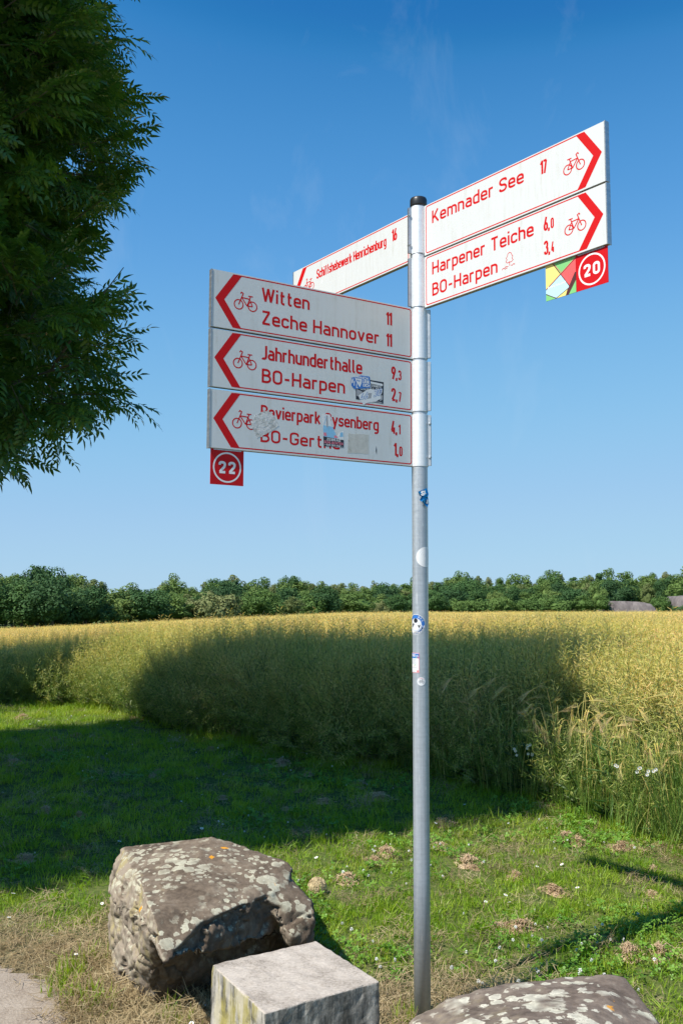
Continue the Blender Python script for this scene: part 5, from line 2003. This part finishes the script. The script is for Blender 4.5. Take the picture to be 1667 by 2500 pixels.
# ------------------------------------------------------------------ wood on the horizon
def far_crown(i, rx, rz, lumps, lr, nq, q, pointed=0.0):
    r_ = random.Random(3000 + i)
    mb = MB()
    cz = rz
    for k_ in range(lumps):
        z = r_.uniform(-.75, 1.0); a = r_.uniform(0, 6.283)
        s = math.sqrt(max(0, 1 - z * z)) * (1 - pointed * max(0, z))
        rad = r_.uniform(.62, .95)
        c = Vector((rx * s * math.cos(a) * rad, rx * s * math.sin(a) * rad, cz + rz * z * rad))
        L = lr * r_.uniform(.7, 1.25)
        for j in range(int(nq * 1.6)):
            d = Vector((r_.gauss(0, 1), r_.gauss(0, 1), r_.gauss(.25, 1))).normalized()
            p = c + d * L * r_.uniform(.80, 1.06)
            nrm = (d + Vector((r_.gauss(0, .28), r_.gauss(0, .28), r_.gauss(0, .28)))).normalized()
            u = nrm.cross(Vector((.3, .2, .9))).normalized(); w = nrm.cross(u)
            t = r_.uniform(0, 1.57); u, w = u * math.cos(t) + w * math.sin(t), w * math.cos(t) - u * math.sin(t)
            s_ = q * .8 * r_.uniform(.6, 1.3)
            mb.add([tuple(p + u * s_), tuple(p + w * s_ * .8), tuple(p - u * s_), tuple(p - w * s_ * .8)], [(0, 1, 2, 3)])
    bmc = bmesh.new()  # solid core added inside the leaf shell to block light through the crown
    bmesh.ops.create_icosphere(bmc, subdivisions=3, radius=1)
    vs = []
    for v in bmc.verts:
        k_ = .62 * (1 + .22 * noise.noise(v.co * 2.5 + Vector((i, 0, 0))))
        sh = 1 - pointed * max(0, v.co.z) * .8
        vs.append((v.co.x * rx * k_ * sh, v.co.y * rx * k_ * sh, cz + v.co.z * rz * k_))
    mb.add(vs, [[v.index for v in f.verts] for f in bmc.faces])
    bmc.free()
    return mb


KIND = {}
spec = {'round': [(3.4, 3.3, 30, 1.25, 110, .20, 0.0), (3.8, 3.0, 34, 1.2, 105, .20, 0.0), (3.1, 3.6, 30, 1.15, 105, .19, .1)],
        'tall': [(2.4, 4.4, 34, .95, 62, .22, .25), (2.1, 4.6, 32, .85, 62, .20, .4), (2.7, 4.2, 34, .95, 62, .22, .15)],
        'birch': [(1.7, 4.3, 34, .68, 52, .17, .45), (2.0, 4.0, 34, .75, 52, .18, .35), (1.5, 4.6, 30, .62, 52, .16, .55)],
        'bush': [(2.2, 1.7, 30, .80, 90, .18, 0.0), (2.7, 1.6, 34, .85, 90, .18, 0.0)],
        'poplar': [(1.0, 4.6, 26, .5, 50, .16, .3)]}
mats_for = {'round': 'far_dark', 'tall': 'far_mid', 'birch': 'far_pale', 'bush': 'far_mid', 'poplar': 'far_dark'}
ii = 0
for k_, lst in spec.items():
    KIND[k_] = []
    for s_ in lst:
        ii += 1
        mb = far_crown(ii, *s_)
        me = mb.build('crown', M[mats_for[k_]], link=False).data
        KIND[k_].append((me, s_[0], s_[1]))
alts = {}
tm = MB(); tm.tube([(0, 0, -1), (0, 0, 1.2), (0.1, 0, 4.2)], [.22, .18, .08], 7)
trunk_me = tm.build('trunk', M['bark'], link=False).data


def far_tree(px, py_top, Y, kind, wscale, label, group=None, mat=None, cat='tree'):
    x = (px - 833.5) / FPX * Y
    g = ground_h(x, Y)
    ztop = EYE + (1465 - py_top) / FPX * Y
    me, rx, rz = random.choice(KIND[kind])
    if mat:
        key = (me.name, mat)
        if key not in alts:
            m2 = me.copy(); m2.materials.clear(); m2.materials.append(M[mat]); alts[key] = m2
        me = alts[key]
    full = 2 * rz * 0.95
    h = ztop - g
    root = empty('bush' if kind == 'bush' else 'tree', (x, Y, g), random.uniform(0, 6.28))
    cat = 'bush' if kind == 'bush' else cat
    c = bpy.data.objects.new('crown', me)
    COL.objects.link(c); c.parent = root
    lift = 0.25 if kind == 'bush' else 0.8
    sc = max(.4, (h - lift) / full)
    c.location = (0, 0, lift)
    c.scale = (wscale, wscale, sc)
    t = bpy.data.objects.new('trunk', trunk_me)
    COL.objects.link(t); t.parent = root
    t.scale = (1, 1, max(.3, h / 7)) if kind != 'bush' else (.5, .5, .25)
    tag(root, label, cat, group)


prof_x = [0, 60, 100, 150, 200, 240, 262, 300, 330, 370, 420, 480, 520, 545, 600, 650, 720, 770, 830, 900, 990, 1050, 1100, 1140, 1180, 1240, 1300, 1350, 1400, 1460, 1500, 1530, 1570, 1600, 1650, 1720]
prof_y = [1400, 1410, 1395, 1410, 1405, 1418, 1438, 1440, 1430, 1434, 1425, 1438, 1422, 1410, 1416, 1425, 1416, 1426, 1420, 1430, 1418, 1430, 1405, 1405, 1417, 1412, 1410, 1405, 1412, 1400, 1405, 1402, 1405, 1402, 1394, 1390]


def prof(px): return float(np.interp(px, prof_x, prof_y))


def base_Y(px): return 112 + 75 * smooth(0, 1500, px)


WL = {'tall': 'mid green', 'birch': 'pale olive green', 'round': 'dark green'}
for row, (dy, off, step_, kinds, wsc) in enumerate(((62, 0, 23, ('birch', 'tall', 'birch', 'tall'), 1.0), (44, 11, 27, ('tall', 'birch', 'round', 'tall'), 1.0),
                                               (28, 23, 32, ('round', 'tall', 'birch', 'tall'), 1.0), (14, 36, 40, ('round', 'tall', 'round', 'bush'), 1.0))):
    px = -70 + random.uniform(0, 20)
    while px < 1740:
        kd = random.choice(kinds)
        py = prof(px) + off * (1.0 if px > 260 else 1.25) + random.choice([-9, -4, 0, 4, 9])
        if row == 0: py = prof(px) + random.choice([-6, 0, 5, 12]) - (8 if random.random() < .22 else 0)
        py = min(py, 1476)
        if px > 1380 and row >= 2 and 1480 < px: py = min(py, 1448)
        skip = row == 3 and (px > 1480)
        if not skip:
            side = 'left' if px < 560 else ('middle' if px < 1040 else 'right')
            depth = ('back', 'second', 'third', 'front')[row]
            shape = {'birch': 'slender pale olive', 'tall': 'tall mid green', 'round': 'broad dark green', 'bush': 'low green'}[kd]
            far_tree(px, py, base_Y(px) + dy + random.uniform(-4, 4), kd, random.uniform(.65, 1.35),
                     '%s tree in the %s row of the wood, %s part' % (shape, depth, side) if kd != 'bush' else 'low green bush before the wood, %s part' % side,
                     '%s trees in the %s row of the wood, %s part' % (shape, depth, side) if kd != 'bush' else 'low bushes before the wood, %s part' % side)
        px += step_ * random.uniform(.75, 1.25) * (1.15 if px < 260 else 1)
# front row, placed one by one
FRONT = [(-20, 1425, 'round', 1.15, 'dark round tree at the left end of the wood edge', None),
         (60, 1432, 'round', 1.1, 'second dark green tree from the left end of the wood edge', None),
         (135, 1428, 'round', 1.05, 'dark green tree with lumpy crown, third from the left end of the wood edge', None),
         (215, 1446, 'round', 1.0, 'bluish dark round tree where the left wood steps down', None),
         (290, 1448, 'tall', 1.1, 'yellow green tree just right of the dark left group', None),
         (355, 1452, 'round', 1.1, 'round green tree standing alone right of the yellow green one', None),
         (430, 1462, 'tall', 1.0, 'mid green tree left of an olive bush in the wood edge', None),
         (515, 1459, 'bush', 1.5, 'broad olive bush in the wood edge above the signs number plate', 'far_pale'),
         (635, 1449, 'round', 1.05, 'bright green dome shaped tree at the wood edge left of centre', 'far_mid'),
         (715, 1460, 'birch', 1.2, 'pale slender tree beside the bright green dome', None),
         (765, 1462, 'bush', 1.2, 'low green bush at the centre of the wood edge', None),
         (792, 1440, 'round', .8, 'blue green round tree near the centre of the wood edge', None),
         (872, 1452, 'round', 1.15, 'bright green broad tree left of the pole at the wood edge', 'far_mid'),
         (932, 1474, 'bush', .7, 'small brown twiggy bush just left of the pole', 'far_pale'),
         (965, 1456, 'round', .7, 'dark bush tree partly hidden by the pole', None),
         (1055, 1448, 'round', .9, 'dark green tree just right of the pole at the wood edge', None),
         (1110, 1468, 'bush', 1.1, 'first low bush right of the pole', None),
         (1165, 1468, 'bush', 1.1, 'second low bush right of the pole', None),
         (1220, 1463, 'bush', 1.2, 'bright yellow green bush right of the pole', 'far_mid'),
         (1290, 1466, 'bush', 1.2, 'wide low bush left of the soil mounds', None),
         (1350, 1462, 'bush', 1.3, 'rounded bush nearer the soil mounds', None),
         (1420, 1458, 'tall', .9, 'mid green tree left of the soil mounds', None),
         (1465, 1456, 'tall', .8, 'mid green tree at the left shoulder of the soil mounds', None),
         (1487, 1470, 'bush', .6, 'dark small bush against the near soil mound', 'far_dark'),
         (1608, 1460, 'bush', .95, 'round green bush between the two soil mounds', 'far_mid'),
         (1580, 1479, 'bush', .5, 'tiny bush at the foot of the near soil mound', None),
         (1660, 1478, 'bush', .9, 'low dark bush at the foot of the far right mound', 'far_dark')]
for px, py, kd, ws, lab, mt in FRONT:
    far_tree(px, py, base_Y(px) + 3 + random.uniform(-1, 2), kd, ws, lab, None, mt)
far_tree(1527, 1394, 250, 'poplar', 1.0, 'narrow dark poplar rising above the right part of the wood', None)
far_tree(1462, 1391, 250, 'poplar', 1.6, 'pointed dark tree standing above the right part of the wood', None)
far_tree(1396, 1402, 250, 'poplar', 1.3, 'thin forked treetop above the wood right of the arrow signs', None)


def mound(px0, px1, py_top, Y, label, lean):
    x0, x1 = (px0 - 833.5) / FPX * Y, (px1 - 833.5) / FPX * Y
    top = EYE + (1465 - py_top) / FPX * Y
    xc = (x0 + x1) / 2
    g = ground_h(xc, Y) - .5
    H = top - g
    w = (x1 - x0) / 2
    mb = MB()
    nx, ny = 40, 16
    for j in range(ny + 1):
        for i in range(nx + 1):
            u, v = i / nx * 2 - 1, j / ny * 2 - 1
            q = max(abs(u + lean * .1), abs(v))
            prof_ = min(1, max(0, (1 - q) / .32))
            n_ = noise.noise((u * 3, v * 3, px0))
            mb.v.append((u * w * 1.25, v * 5, H * min(1.0, prof_ * (1 + .15 * n_)) * (1 + .05 * n_ - .06 * u * lean)))
    for j in range(ny):
        for i in range(nx):
            a = j * (nx + 1) + i
            mb.f.append([a, a + 1, a + nx + 2, a + nx + 1]); mb.m.append(0)
    o = mb.build('soil_mound', M['soil'], None, True)
    o.location = (xc, Y, g)
    tag(o, label, 'soil mound')


mound(1478, 1588, 1467, 193, 'flat topped dark soil mound between bushes at the far field edge', 1)
mound(1622, 1730, 1452, 194, 'higher dark soil mound at the right edge of the field', -1)
print('objects', len(bpy.data.objects))
